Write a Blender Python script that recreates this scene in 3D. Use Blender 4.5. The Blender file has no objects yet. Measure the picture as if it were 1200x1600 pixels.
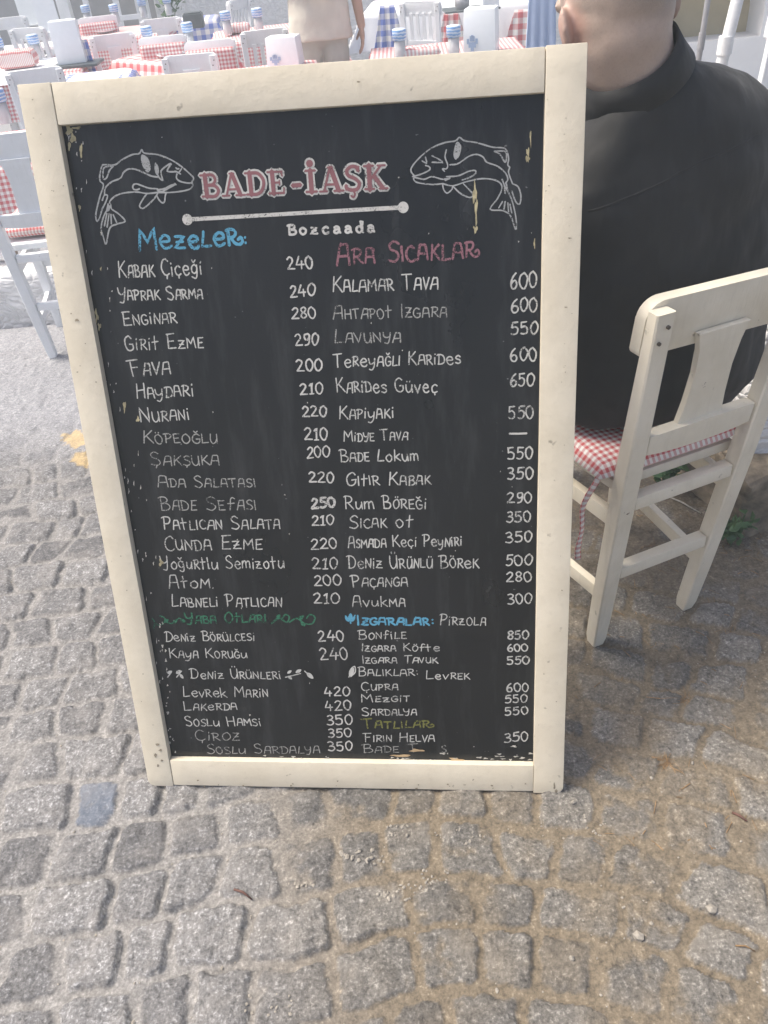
import bpy, bmesh, math, random
import numpy as np
from mathutils import Vector, Matrix
random.seed(7)
R_ = math.radians
SC = bpy.context.scene
COL = SC.collection

# ---------------------------------------------------------------- camera, light, exposure
F_PX, PITCH, ROLL, CAM_H = 1260.0, R_(37.5), R_(-5.4527), 1.45
_F = Vector((0, math.cos(PITCH), -math.sin(PITCH)))
_U0 = Vector((0, math.sin(PITCH), math.cos(PITCH)))
_R0 = Vector((1, 0, 0))
CR = math.cos(ROLL) * _R0 + math.sin(ROLL) * _U0
CU = -math.sin(ROLL) * _R0 + math.cos(ROLL) * _U0
CAMP = Vector((0, 0, CAM_H))
cd = bpy.data.cameras.new('camera')
cd.sensor_fit = 'VERTICAL'
cd.sensor_height = 36
cd.sensor_width = 27
cd.lens = 36 * F_PX / 1600
cd.clip_start = 0.02
cd.clip_end = 500
cam = bpy.data.objects.new('camera', cd)
COL.objects.link(cam)
m3 = Matrix((CR, CU, -_F)).transposed()
cam.matrix_world = Matrix.Translation(CAMP) @ m3.to_4x4()
SC.camera = cam

SUN_EL, SUN_AZ = R_(60), R_(-80)       # azimuth from +Y towards +X
w = bpy.data.worlds.new('World')
SC.world = w
w.use_nodes = True
wn = w.node_tree
sky = wn.nodes.new('ShaderNodeTexSky')
sky.sky_type = 'NISHITA'
sky.sun_disc = False
sky.sun_elevation = SUN_EL
sky.sun_rotation = SUN_AZ
sky.dust_density = 6.0
sky.air_density = 0.7
sky.ozone_density = 1.0
wn.links.new(sky.outputs[0], wn.nodes['Background'].inputs[0])
wn.nodes['Background'].inputs[1].default_value = 0.125
sl = bpy.data.lights.new('sun', 'SUN')
sl.energy = 1.9
sl.angle = R_(22)
sl.color = (1.0, 0.94, 0.80)
so = bpy.data.objects.new('sun', sl)
COL.objects.link(so)
sdir = Vector((math.sin(SUN_AZ) * math.cos(SUN_EL), math.cos(SUN_AZ) * math.cos(SUN_EL), math.sin(SUN_EL)))
so.rotation_euler = sdir.to_track_quat('Z', 'Y').to_euler()
SC.view_settings.view_transform = 'Standard'
SC.view_settings.look = 'None'
SC.view_settings.exposure = 1.06
SC.view_settings.gamma = 1.0


# ---------------------------------------------------------------- helpers
def ray(px, py):
    return _F + CR * ((px - 600) / F_PX) - CU * ((py - 800) / F_PX)

def at_z(px, py, z):
    r = ray(px, py)
    return CAMP + r * ((z - CAM_H) / r.z)

def at_y(px, py, y):
    r = ray(px, py)
    return CAMP + r * (y / r.y)

def tag(o, label=None, cat=None, group=None, kind=None):
    for k, v in (('label', label), ('category', cat), ('group', group), ('kind', kind)):
        if v:
            o[k] = v
    return o

def thing(name, label, cat, loc=(0, 0, 0), rz=0, group=None):
    o = bpy.data.objects.new(name, None)
    o.empty_display_size = 0.1
    COL.objects.link(o)
    o.location = loc
    o.rotation_euler = (0, 0, rz)
    return tag(o, label, cat, group)

def mesh_obj(name, bm, m, parent=None, smooth=False, angle=None):
    me = bpy.data.meshes.new(name)
    bmesh.ops.recalc_face_normals(bm, faces=bm.faces[:])
    bm.to_mesh(me)
    bm.free()
    if isinstance(m, (list, tuple)):
        for k in m:
            me.materials.append(k)
    else:
        me.materials.append(m)
    if smooth:
        me.polygons.foreach_set('use_smooth', [True] * len(me.polygons))
    if angle:
        me.set_sharp_from_angle(angle=angle)
    o = bpy.data.objects.new(name, me)
    COL.objects.link(o)
    o.parent = parent
    return o

def copy_tree(o, parent=None):
    c = o.copy()
    COL.objects.link(c)
    c.parent = parent
    for ch in o.children:
        copy_tree(ch, c)
    return c

def add_geo(bm, verts, faces):
    vs = [bm.verts.new(v) for v in verts]
    for f in faces:
        try:
            bm.faces.new([vs[i] for i in f])
        except ValueError:
            pass
    return vs

def box(bm, c, s, rot=None, bev=0.0, seg=2, taper=None):
    """box centre c size s; taper = (sx, sy) scale of the bottom face"""
    t = bmesh.new()
    bmesh.ops.create_cube(t, size=1)
    for v in t.verts:
        k = (taper if taper and v.co.z < 0 else (1, 1))
        v.co = Vector((v.co.x * s[0] * k[0], v.co.y * s[1] * k[1], v.co.z * s[2]))
    if bev:
        bmesh.ops.bevel(t, geom=t.edges[:], offset=bev, segments=seg, profile=0.6, affect='EDGES')
    M = Matrix.Translation(c) @ (rot.to_4x4() if rot else Matrix.Identity(4))
    t.transform(M)
    merge(bm, t)

def merge(bm, t):
    me = bpy.data.meshes.new('tmp')
    t.to_mesh(me)
    t.free()
    bm.from_mesh(me)
    bpy.data.meshes.remove(me)

def beam(bm, a, b, w0, d0, w1=None, d1=None, side=Vector((1, 0, 0)), bev=0.004):
    """rectangular bar from a to b; width along side"""
    a, b = Vector(a), Vector(b)
    w1 = w0 if w1 is None else w1
    d1 = d0 if d1 is None else d1
    z = (b - a).normalized()
    x = (side - z * side.dot(z)).normalized()
    y = z.cross(x)
    t = bmesh.new()
    vs = []
    for p, ww, dd in ((a, w0, d0), (b, w1, d1)):
        for sx, sy in ((-1, -1), (1, -1), (1, 1), (-1, 1)):
            vs.append(t.verts.new(p + x * sx * ww / 2 + y * sy * dd / 2))
    for f in ((0, 1, 2, 3), (7, 6, 5, 4), (0, 4, 5, 1), (1, 5, 6, 2), (2, 6, 7, 3), (3, 7, 4, 0)):
        t.faces.new([vs[i] for i in f])
    if bev:
        bmesh.ops.bevel(t, geom=t.edges[:], offset=bev, segments=2, profile=0.6, affect='EDGES')
    merge(bm, t)

def prism(bm, pts, t0, t1, M=None, bev=0.0):
    """outline pts (x,z) extruded from y=t0 to y=t1"""
    t = bmesh.new()
    lo = [t.verts.new((p[0], t0, p[1])) for p in pts]
    hi = [t.verts.new((p[0], t1, p[1])) for p in pts]
    n = len(pts)
    t.faces.new(lo)
    t.faces.new(hi[::-1])
    for i in range(n):
        t.faces.new((lo[i], hi[i], hi[(i + 1) % n], lo[(i + 1) % n]))
    if bev:
        ed = [e for e in t.edges if abs(e.verts[0].co.y - e.verts[1].co.y) < 1e-6]
        bmesh.ops.bevel(t, geom=ed, offset=bev, segments=2, profile=0.6, affect='EDGES')
    if M:
        t.transform(M)
    merge(bm, t)

def lathe(bm, prof, c=(0, 0, 0), n=20, cap=True):
    rings = []
    for r, z in prof:
        rings.append([bm.verts.new((c[0] + r * math.cos(2 * math.pi * k / n), c[1] + r * math.sin(2 * math.pi * k / n), c[2] + z)) for k in range(n)])
    for a, b in zip(rings, rings[1:]):
        for k in range(n):
            bm.faces.new((a[k], a[(k + 1) % n], b[(k + 1) % n], b[k]))
    if cap:
        bm.faces.new(rings[0][::-1])
        bm.faces.new(rings[-1])

def tube(bm, pts, rad, n=8, flat=1.0):
    pts = [Vector(p) for p in pts]
    rad = rad if isinstance(rad, (list, tuple)) else [rad] * len(pts)
    rings = []
    ref = Vector((0.31, 0.17, 0.93))
    for i, p in enumerate(pts):
        d = (pts[min(i + 1, len(pts) - 1)] - pts[max(i - 1, 0)]).normalized()
        x = ref.cross(d)
        if x.length < 0.05:
            x = Vector((1, 0, 0)).cross(d)
        x.normalize()
        y = d.cross(x)
        rings.append([bm.verts.new(p + (x * math.cos(2 * math.pi * k / n) + y * math.sin(2 * math.pi * k / n) * flat) * rad[i]) for k in range(n)])
    for a, b in zip(rings, rings[1:]):
        for k in range(n):
            bm.faces.new((a[k], a[(k + 1) % n], b[(k + 1) % n], b[k]))
    bm.faces.new(rings[0][::-1])
    bm.faces.new(rings[-1])

def ellipsoid(bm, c, r, rot=None, n=16):
    t = bmesh.new()
    bmesh.ops.create_uvsphere(t, u_segments=n, v_segments=max(6, n * 2 // 3), radius=1)
    M = Matrix.Translation(c) @ (rot.to_4x4() if rot else Matrix.Identity(4)) @ Matrix.Diagonal((r[0], r[1], r[2], 1))
    t.transform(M)
    merge(bm, t)

def capsule(bm, pts, rad, n=14):
    """limb: rounded tapering chain"""
    for p, r in zip(pts, rad):
        ellipsoid(bm, p, (r, r, r), n=n)
    for a, b, ra, rb in zip(pts, pts[1:], rad, rad[1:]):
        tube(bm, [a, b], [ra, rb], n=n)

def spline(P, n=8, closed=False):
    P = [np.array(p, float) for p in P]
    if closed:
        Q = [P[-1]] + P + [P[0], P[1]]
    else:
        Q = [2 * P[0] - P[1]] + P + [2 * P[-1] - P[-2]]
    out = []
    for i in range(1, len(Q) - 2):
        a, b, c, d = Q[i - 1:i + 3]
        for k in range(n):
            t = k / n
            out.append(0.5 * (2 * b + (c - a) * t + (2 * a - 5 * b + 4 * c - d) * t * t + (3 * b - a - 3 * c + d) * t ** 3))
    out.append(Q[-2])
    return out


# ---------------------------------------------------------------- noise for meshes
def _h(ix, iy, seed):
    v = np.sin(ix * 127.1 + iy * 311.7 + seed * 74.7) * 43758.5453
    return v - np.floor(v)

def vnoise(x, y, seed=0):
    ix, iy = np.floor(x), np.floor(y)
    fx, fy = x - ix, y - iy
    fx = fx * fx * (3 - 2 * fx)
    fy = fy * fy * (3 - 2 * fy)
    a, b = _h(ix, iy, seed), _h(ix + 1, iy, seed)
    c, d = _h(ix, iy + 1, seed), _h(ix + 1, iy + 1, seed)
    return (a + (b - a) * fx) * (1 - fy) + (c + (d - c) * fx) * fy - 0.5

def fbm(x, y, f, oct=4, seed=0):
    s, a = 0, 1.0
    for k in range(oct):
        s = s + a * vnoise(x * f + 13.7 * k, y * f - 7.1 * k, seed + k)
        f *= 2.03
        a *= 0.5
    return s

def sstep(a, b, x):
    t = np.clip((x - a) / (b - a), 0, 1)
    return t * t * (3 - 2 * t)


# ---------------------------------------------------------------- materials
class NT:
    def __init__(s, name):
        s.m = bpy.data.materials.new(name)
        s.m.use_nodes = True
        s.t = s.m.node_tree
        s.b = s.t.nodes['Principled BSDF']
        s.out = s.t.nodes['Material Output']
    def n(s, typ, **kw):
        o = s.t.nodes.new('ShaderNode' + typ)
        for k, v in kw.items():
            setattr(o, k, v)
        return o
    def put(s, sock, v):
        if v is None:
            return
        if hasattr(v, 'is_output') or hasattr(v, 'links'):
            s.t.links.new(v, sock)
        else:
            sock.default_value = v
    def coord(s, which='Object'):
        return s.n('TexCoord').outputs[which]
    def attr(s, name):
        return s.n('Attribute', attribute_name=name).outputs['Fac']
    def noise(s, vec, scale, detail=4, rough=0.6, stretch=None):
        if stretch:
            mp = s.n('Mapping')
            s.put(mp.inputs[0], vec)
            mp.inputs['Scale'].default_value = stretch
            vec = mp.outputs[0]
        o = s.n('TexNoise')
        s.put(o.inputs['Vector'], vec)
        o.inputs['Scale'].default_value = scale
        o.inputs['Detail'].default_value = detail
        o.inputs['Roughness'].default_value = rough
        return o.outputs['Fac']
    def ramp(s, fac, stops):
        o = s.n('ValToRGB')
        e = o.color_ramp.elements
        while len(e) < len(stops):
            e.new(0.5)
        for k, (p, c) in zip(e, stops):
            k.position = p
            k.color = (*c, 1) if len(c) == 3 else c
        s.put(o.inputs[0], fac)
        return o.outputs[0]
    def math(s, op, a, b=None, c=None):
        o = s.n('Math', operation=op)
        s.put(o.inputs[0], a)
        s.put(o.inputs[1], b)
        s.put(o.inputs[2], c)
        return o.outputs[0]
    def mix(s, f, a, b, typ='MIX'):
        o = s.n('Mix', data_type='RGBA', blend_type=typ)
        s.put(o.inputs[0], f)
        s.put(o.inputs[6], (*a, 1) if isinstance(a, tuple) and len(a) == 3 else a)
        s.put(o.inputs[7], (*b, 1) if isinstance(b, tuple) and len(b) == 3 else b)
        return o.outputs[2]
    def bump(s, h, strength=0.3, dist=0.01, prev=None):
        o = s.n('Bump')
        o.inputs['Strength'].default_value = strength
        o.inputs['Distance'].default_value = dist
        s.put(o.inputs['Height'], h)
        if prev is not None:
            s.put(o.inputs['Normal'], prev)
        return o.outputs[0]
    def fin(s, col=None, rough=None, normal=None, **kw):
        b = s.b.inputs
        if col is not None:
            s.put(b['Base Color'], (*col, 1) if isinstance(col, tuple) and len(col) == 3 else col)
        s.put(b['Roughness'], rough)
        if normal is not None:
            s.put(b['Normal'], normal)
        for k, v in kw.items():
            s.put(b[k.replace('_', ' ')], v)
        return s.m

def m_paint(name, col, dirt, rough=0.45, chips=0.0, bs=0.25, grain=(1, 1, 0.12)):
    """brush painted wood: worn, slightly uneven"""
    t = NT(name)
    c = t.coord()
    big = t.noise(c, 7, 5, 0.65)
    fine = t.noise(c, 60, 5, 0.7, grain)
    dots = t.noise(c, 42, 3, 0.5)
    k = t.mix(t.ramp(big, [(0.40, (0, 0, 0)), (0.75, (1, 1, 1))]), col, dirt)
    k = t.mix(t.ramp(fine, [(0.55, (0, 0, 0)), (0.85, (0.35, 0.35, 0.35))]), k, tuple(x * 0.72 for x in dirt))
    k = t.mix(t.ramp(dots, [(0.70, (0, 0, 0)), (0.76, (1, 1, 1))]), k, tuple(x * 0.55 for x in dirt))
    if chips:
        ch = t.noise(c, 26, 6, 0.75)
        k = t.mix(t.ramp(ch, [(0.72 - chips, (0, 0, 0)), (0.735 - chips, (1, 1, 1))]), k, (0.16, 0.11, 0.07))
    n = t.bump(fine, bs, 0.004)
    n = t.bump(big, bs, 0.004, n)
    return t.fin(k, t.ramp(fine, [(0.2, (rough,) * 3), (0.9, (rough + 0.25,) * 3)]), n)

def m_gingham(name, col, period, white=(0.78, 0.76, 0.74)):
    t = NT(name)
    uv = t.coord('UV')
    sp = t.n('SeparateXYZ')
    t.put(sp.inputs[0], uv)
    def stripe(o):
        f = t.math('FRACT', t.math('DIVIDE', o, period))
        return t.math('GREATER_THAN', f, 0.5)
    sx, sy = stripe(sp.outputs[0]), stripe(sp.outputs[1])
    f = t.math('MULTIPLY', t.math('ADD', sx, sy), 0.5)
    mid = tuple(0.55 * a + 0.45 * b for a, b in zip(col, white))
    k = t.ramp(f, [(0.0, white), (0.49, mid), (1.0, col)])
    weave = t.noise(uv, 900, 2, 0.5)
    k = t.mix(t.ramp(weave, [(0.3, (0, 0, 0)), (0.8, (0.3, 0.3, 0.3))]), k, tuple(x * 0.7 for x in white))
    n = t.bump(weave, 0.25, 0.002)
    n = t.bump(t.noise(uv, 14, 3, 0.5), 0.25, 0.01, n)
    return t.fin(k, 0.9, n)

def m_cloth(name, col, rough=0.9, wr=0.25, sheen=0.0, scale=9, var=0.85, st=None):
    t = NT(name)
    c = t.coord()
    big = t.noise(c, scale, 4, 0.5, st)
    fine = t.noise(c, 700, 2, 0.5)
    k = t.mix(t.ramp(big, [(0.3, (0, 0, 0)), (0.75, (1, 1, 1))]), tuple(x * var for x in col), col)
    n = t.bump(big, wr, 0.02)
    n = t.bump(fine, 0.2, 0.001, n)
    m = t.fin(k, rough, n)
    if sheen:
        t.b.inputs['Sheen Weight'].default_value = sheen
        t.b.inputs['Sheen Roughness'].default_value = 0.5
    return m

def m_plain(name, col, rough=0.5, var=0.8, scale=25, bs=0.1, **kw):
    t = NT(name)
    c = t.coord()
    a = t.noise(c, scale, 4, 0.6)
    k = t.mix(t.ramp(a, [(0.35, (0, 0, 0)), (0.7, (1, 1, 1))]), tuple(x * var for x in col), col)
    return t.fin(k, rough, t.bump(a, bs, 0.003), **kw)

def m_chalk(name, col, gap=0.36):
    t = NT(name)
    c = t.coord()
    a = t.noise(c, 420, 3, 0.7)
    b = t.noise(c, 35, 3, 0.6)
    k = t.mix(b, tuple(x * 0.62 for x in col), col)
    t.fin(k, 1.0)
    t.b.inputs['Specular IOR Level'].default_value = 0.1
    s = t.math('ADD', a, t.math('MULTIPLY', t.math('SUBTRACT', b, 0.5), 0.55))
    al = t.ramp(s, [(gap, (0.12, 0.12, 0.12)), (gap + 0.13, (0.95, 0.95, 0.95))])
    t.put(t.b.inputs['Alpha'], al)
    return t.m

M = {}
M['cream'] = m_paint('cream frame paint', (0.67, 0.61, 0.49), (0.57, 0.51, 0.395), 0.42, 0.035, bs=0.22)
M['chairpaint'] = m_paint('cream white chair paint', (0.73, 0.68, 0.57), (0.62, 0.565, 0.45), 0.4, 0.03, bs=0.3)
M['white'] = m_paint('white chair paint', (0.84, 0.86, 0.88), (0.76, 0.78, 0.79), 0.5)
M['whitebox'] = m_plain('white glazed box', (0.83, 0.87, 0.90), 0.35, 0.96)
M['whitecloth'] = m_cloth('white table linen', (0.85, 0.87, 0.89), 0.9, 0.3, var=0.95)
M['palecloth'] = m_cloth('pale blue cloth', (0.50, 0.60, 0.80), 0.9, 0.5)
M['red'] = m_gingham('fine red gingham', (0.50, 0.04, 0.048), 0.0140)
M['redmid'] = m_gingham('red gingham linen', (0.55, 0.085, 0.10), 0.026)
M['redbig'] = m_gingham('wide red gingham', (0.60, 0.06, 0.08), 0.085)
M['bluebig'] = m_gingham('wide blue gingham', (0.06, 0.13, 0.52), 0.085)
M['tan'] = m_paint('tan wood', (0.50, 0.36, 0.20), (0.36, 0.24, 0.13), 0.5)
M['beigewood'] = m_paint('beige wood', (0.55, 0.45, 0.36), (0.42, 0.34, 0.27), 0.6)
M['tray'] = m_plain('dark grey tray', (0.10, 0.12, 0.13), 0.4)
M['greypole'] = m_plain('grey metal', (0.38, 0.38, 0.40), 0.4, Metallic=0.3)
M['whitepole'] = m_plain('white lacquered metal', (0.80, 0.82, 0.84), 0.3)
M['screw'] = m_plain('rusty screw', (0.10, 0.08, 0.06), 0.6)
M['shirt'] = m_cloth('black cotton shirt', (0.0055, 0.006, 0.0075), 0.75, 0.9, sheen=0.08, scale=6, var=0.75, st=(1.0, 1.0, 0.4))
M['beigecloth'] = m_cloth('beige uniform cloth', (0.68, 0.64, 0.55), 0.9, 0.5)
M['khaki'] = m_cloth('khaki trousers', (0.52, 0.535, 0.475), 0.9, 0.4)
M['pinktrousers'] = m_cloth('pale sand trousers', (0.55, 0.46, 0.40), 0.9, 0.4)
M['shoe'] = m_plain('black shoe leather', (0.015, 0.015, 0.017), 0.5)
M['dirtrock'] = None

def skin(name, col, hair=None, ears=()):
    t = NT(name)
    c = t.coord()
    a = t.noise(c, 30, 4, 0.6)
    k = t.mix(a, tuple(x * 0.82 for x in col), col)
    f = t.noise(c, 260, 2, 0.5)
    k = t.mix(t.ramp(f, [(0.5, (0, 0, 0)), (0.8, (0.3, 0.3, 0.3))]), k, tuple(x * 0.6 for x in col))
    for e in ears:
        d = t.n('VectorMath', operation='DISTANCE')
        t.put(d.inputs[0], c)
        d.inputs[1].default_value = e
        k = t.mix(t.ramp(d.outputs['Value'], [(0.015, (0.65, 0.65, 0.65)), (0.05, (0, 0, 0))]), k, (0.50, 0.27, 0.22))
    if hair:
        # shaved hair: a faint stubble shadow with an uneven hairline
        hc, hr = hair
        d = t.n('VectorMath', operation='DISTANCE')
        t.put(d.inputs[0], c)
        d.inputs[1].default_value = hc
        m_ = t.math('ADD', d.outputs['Value'], t.math('MULTIPLY', t.noise(c, 18, 3, 0.5), 0.03))
        st = t.noise(c, 900, 2, 0.6)
        m_ = t.math('MULTIPLY', t.ramp(m_, [(hr - 0.01, (1, 1, 1)), (hr + 0.012, (0, 0, 0))]), t.ramp(st, [(0.35, (0.25,) * 3), (0.6, (0.85,) * 3)]))
        k = t.mix(m_, k, (0.20, 0.185, 0.17))
    t.fin(k, 0.5, t.bump(f, 0.15, 0.002))
    t.b.inputs['Subsurface Weight'].default_value = 0.08
    t.b.inputs['Subsurface Radius'].default_value = (0.01, 0.004, 0.002)
    return t.m
M['skin'] = skin('light skin', (0.50, 0.31, 0.22))
M['scalp'] = skin('shaved scalp', (0.46, 0.355, 0.295), ((-0.09, -0.02, 1.41), 0.165), ((-0.188, 0.0, 1.255), (-0.02, 0.0, 1.27)))

def m_glass():
    t = NT('clear glass')
    t.fin((0.92, 0.94, 0.96), 0.15)
    t.b.inputs['Transmission Weight'].default_value = 0.55
    t.b.inputs['IOR'].default_value = 1.45
    return t.m
M['glass'] = m_glass()

def m_bluepaper():
    t = NT('blue patterned glass band')
    c = t.coord()
    sp = t.n('SeparateXYZ')
    t.put(sp.inputs[0], c)
    a = t.noise(c, 40, 2, 0.5)
    f = t.math('FRACT', t.math('ADD', t.math('MULTIPLY', sp.outputs[2], 55), t.math('MULTIPLY', a, 1.2)))
    k = t.ramp(f, [(0.0, (0.16, 0.33, 0.66)), (0.5, (0.22, 0.42, 0.75)), (0.58, (0.62, 0.72, 0.85)), (1.0, (0.6, 0.7, 0.85))])
    return t.fin(k, 0.4)
M['blueband'] = m_bluepaper()

def m_emblem():
    t = NT('pale blue print')
    return t.fin((0.34, 0.44, 0.62), 0.5)
M['emblem'] = m_emblem()

def m_board():
    t = NT('worn blackboard paint')
    c = t.coord()
    sm = t.noise(c, 3.2, 5, 0.6, (1.2, 1.0, 1))
    wipe = t.noise(c, 14, 5, 0.65, (2.2, 0.35, 1))
    fine = t.noise(c, 240, 3, 0.6)
    k = t.mix(t.ramp(sm, [(0.35, (0, 0, 0)), (0.75, (1, 1, 1))]), (0.0045, 0.0050, 0.0058), (0.0090, 0.0094, 0.0102))
    k = t.mix(t.ramp(wipe, [(0.5, (0, 0, 0)), (0.78, (0.5, 0.5, 0.5))]), k, (0.050, 0.051, 0.053))
    sp = t.noise(c, 120, 2, 0.5)
    k = t.mix(t.ramp(sp, [(0.76, (0, 0, 0)), (0.80, (0.6, 0.6, 0.6))]), k, (0.25, 0.25, 0.24))
    n = t.bump(fine, 0.08, 0.002)
    n = t.bump(wipe, 0.06, 0.004, n)
    r = t.ramp(sm, [(0.3, (0.26,) * 3), (0.75, (0.36,) * 3)])
    m = t.fin(k, r, n)
    t.b.inputs['Specular IOR Level'].default_value = 0.38
    return m
M['board'] = m_board()
M['chalk'] = m_chalk('white chalk', (0.60, 0.60, 0.57), 0.31)
M['chalkb'] = m_chalk('bright white chalk', (0.64, 0.63, 0.60), 0.3)
M['chalkdim'] = m_chalk('faint white chalk', (0.40, 0.40, 0.38), 0.34)
M['fishchalk'] = m_chalk('soft grey white chalk', (0.40, 0.41, 0.41), 0.3)
M['chalkblue'] = m_chalk('blue chalk', (0.13, 0.40, 0.58), 0.3)
M['chalkpink'] = m_chalk('pink chalk', (0.31, 0.15, 0.18), 0.36)
M['chalkred'] = m_chalk('dusty rose chalk', (0.30, 0.14, 0.155), 0.2)
M['chalkgreen'] = m_chalk('green chalk', (0.05, 0.19, 0.115), 0.33)
M['chalkolive'] = m_chalk('olive chalk', (0.20, 0.20, 0.06), 0.33)
M['chip'] = m_plain('old yellowed paint', (0.50, 0.44, 0.26), 0.7, 0.5, 120)
M['chipwhite'] = m_plain('flaked white paint', (0.62, 0.60, 0.54), 0.7, 0.6, 120)

def m_ground():
    t = NT('granite setts in sand')
    c = t.coord()
    dust, tone, flat, yel, blue = (t.attr(k) for k in ('dust', 'tone', 'flat', 'yel', 'blue'))
    lft = t.attr('lft')
    a = t.noise(c, 170, 3, 0.7)
    b = t.noise(c, 60, 4, 0.7)
    g = t.noise(c, 9, 4, 0.6)
    s = t.math('ADD', t.math('MULTIPLY', a, 0.62), t.math('MULTIPLY', b, 0.38))
    gr = t.ramp(s, [(0.34, (0.038, 0.036, 0.033)), (0.45, (0.104, 0.099, 0.090)), (0.55, (0.160, 0.153, 0.140)), (0.66, (0.37, 0.358, 0.33))])
    gr = t.mix(1.0, gr, t.ramp(tone, [(0.0, (0.66, 0.65, 0.66)), (1.0, (1.15, 1.13, 1.12))]), 'MULTIPLY')
    gr = t.mix(t.math('MULTIPLY', blue, 0.5), gr, (0.085, 0.11, 0.145))
    gr = t.mix(t.ramp(g, [(0.5, (0, 0, 0)), (0.8, (0.45, 0.45, 0.45))]), gr, (0.28, 0.25, 0.21))
    sd = t.ramp(t.math('ADD', t.math('MULTIPLY', a, 0.5), t.math('MULTIPLY', b, 0.5)),
                [(0.34, (0.060, 0.048, 0.034)), (0.48, (0.135, 0.109, 0.076)), (0.58, (0.185, 0.150, 0.106)), (0.70, (0.38, 0.33, 0.25))])
    sd = t.mix(t.math('MULTIPLY', lft, 0.85), sd, t.ramp(s, [(0.34, (0.12, 0.118, 0.118)), (0.52, (0.225, 0.222, 0.222)), (0.68, (0.40, 0.395, 0.39))]))
    gr = t.mix(t.math('MULTIPLY', lft, 0.5), gr, t.mix(1.0, gr, (1.26, 1.38, 1.66), 'MULTIPLY'))  # brighter, bluish sky light on the left is put into the stone colour
    k = t.mix(dust, gr, sd)
    con = t.ramp(s, [(0.34, (0.14, 0.143, 0.155)), (0.5, (0.26, 0.265, 0.285)), (0.66, (0.42, 0.42, 0.44))])
    k = t.mix(flat, k, con)
    k = t.mix(t.math('MULTIPLY', yel, t.ramp(s, [(0.3, (0.25,) * 3), (0.55, (0.7,) * 3)])), k, (0.52, 0.37, 0.15))
    h = t.math('ADD', t.math('MULTIPLY', a, 0.4), b)
    n = t.bump(h, 0.55, 0.006)
    return t.fin(k, 0.85, n)
M['ground'] = m_ground()

def m_whitewall(name='whitewashed stone', col=(0.86, 0.86, 0.86)):
    t = NT(name)
    c = t.coord()
    v = t.n('TexVoronoi', feature='DISTANCE_TO_EDGE')
    mp = t.n('Mapping')
    t.put(mp.inputs[0], c)
    mp.inputs['Scale'].default_value = (3.2, 3.2, 7.0)
    wv = t.n('TexNoise')
    t.put(wv.inputs['Vector'], c)
    wv.inputs['Scale'].default_value = 4
    vadd = t.n('VectorMath', operation='ADD')
    t.put(vadd.inputs[0], mp.outputs[0])
    t.put(vadd.inputs[1], wv.outputs['Color'])
    t.put(v.inputs['Vector'], vadd.outputs[0])
    e = t.ramp(v.outputs['Distance'], [(0.0, (0, 0, 0)), (0.22, (1, 1, 1))])
    f = t.noise(c, 24, 5, 0.7)
    h = t.math('ADD', e, t.math('MULTIPLY', f, 0.8))
    k = t.mix(t.ramp(f, [(0.35, (0, 0, 0)), (0.7, (1, 1, 1))]), tuple(x * 0.82 for x in col), col)
    k = t.mix(t.math('MULTIPLY', t.math('SUBTRACT', 1.0, e), 0.12), k, (0.5, 0.49, 0.47))
    return t.fin(k, 0.9, t.bump(h, 0.4, 0.02))
M['whitewall'] = m_whitewall()
M['plaster'] = m_plain('smooth white plaster', (0.80, 0.80, 0.80), 0.85, 0.93, 6, 0.2)
M['beigewall'] = m_plain('beige plaster', (0.52, 0.45, 0.31), 0.85, 0.85, 5, 0.3)
M['rock'] = m_plain('dirty brown stone', (0.28, 0.23, 0.17), 0.9, 0.35, 22, 0.9)
M['leaf'] = m_plain('green leaf', (0.08, 0.18, 0.06), 0.55, 0.5, 30)
M['straw'] = m_plain('dry straw', (0.36, 0.22, 0.10), 0.8, 0.35, 40)
M['twig'] = m_plain('brown twig', (0.13, 0.06, 0.045), 0.7, 0.6, 60)
M['pebble'] = m_plain('pale pebbles', (0.36, 0.33, 0.285), 0.8, 0.55, 90)
M['eye'] = m_plain('eye', (0.05, 0.04, 0.035), 0.2)

# ---------------------------------------------------------------- ground: one sheet, cobbles as relief
TZ = -0.15          # the restaurant's floor lies a little lower

def steps(a, b, f):
    out = [a]
    while out[-1] < b:
        out.append(out[-1] + f(out[-1]))
    return out

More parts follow.
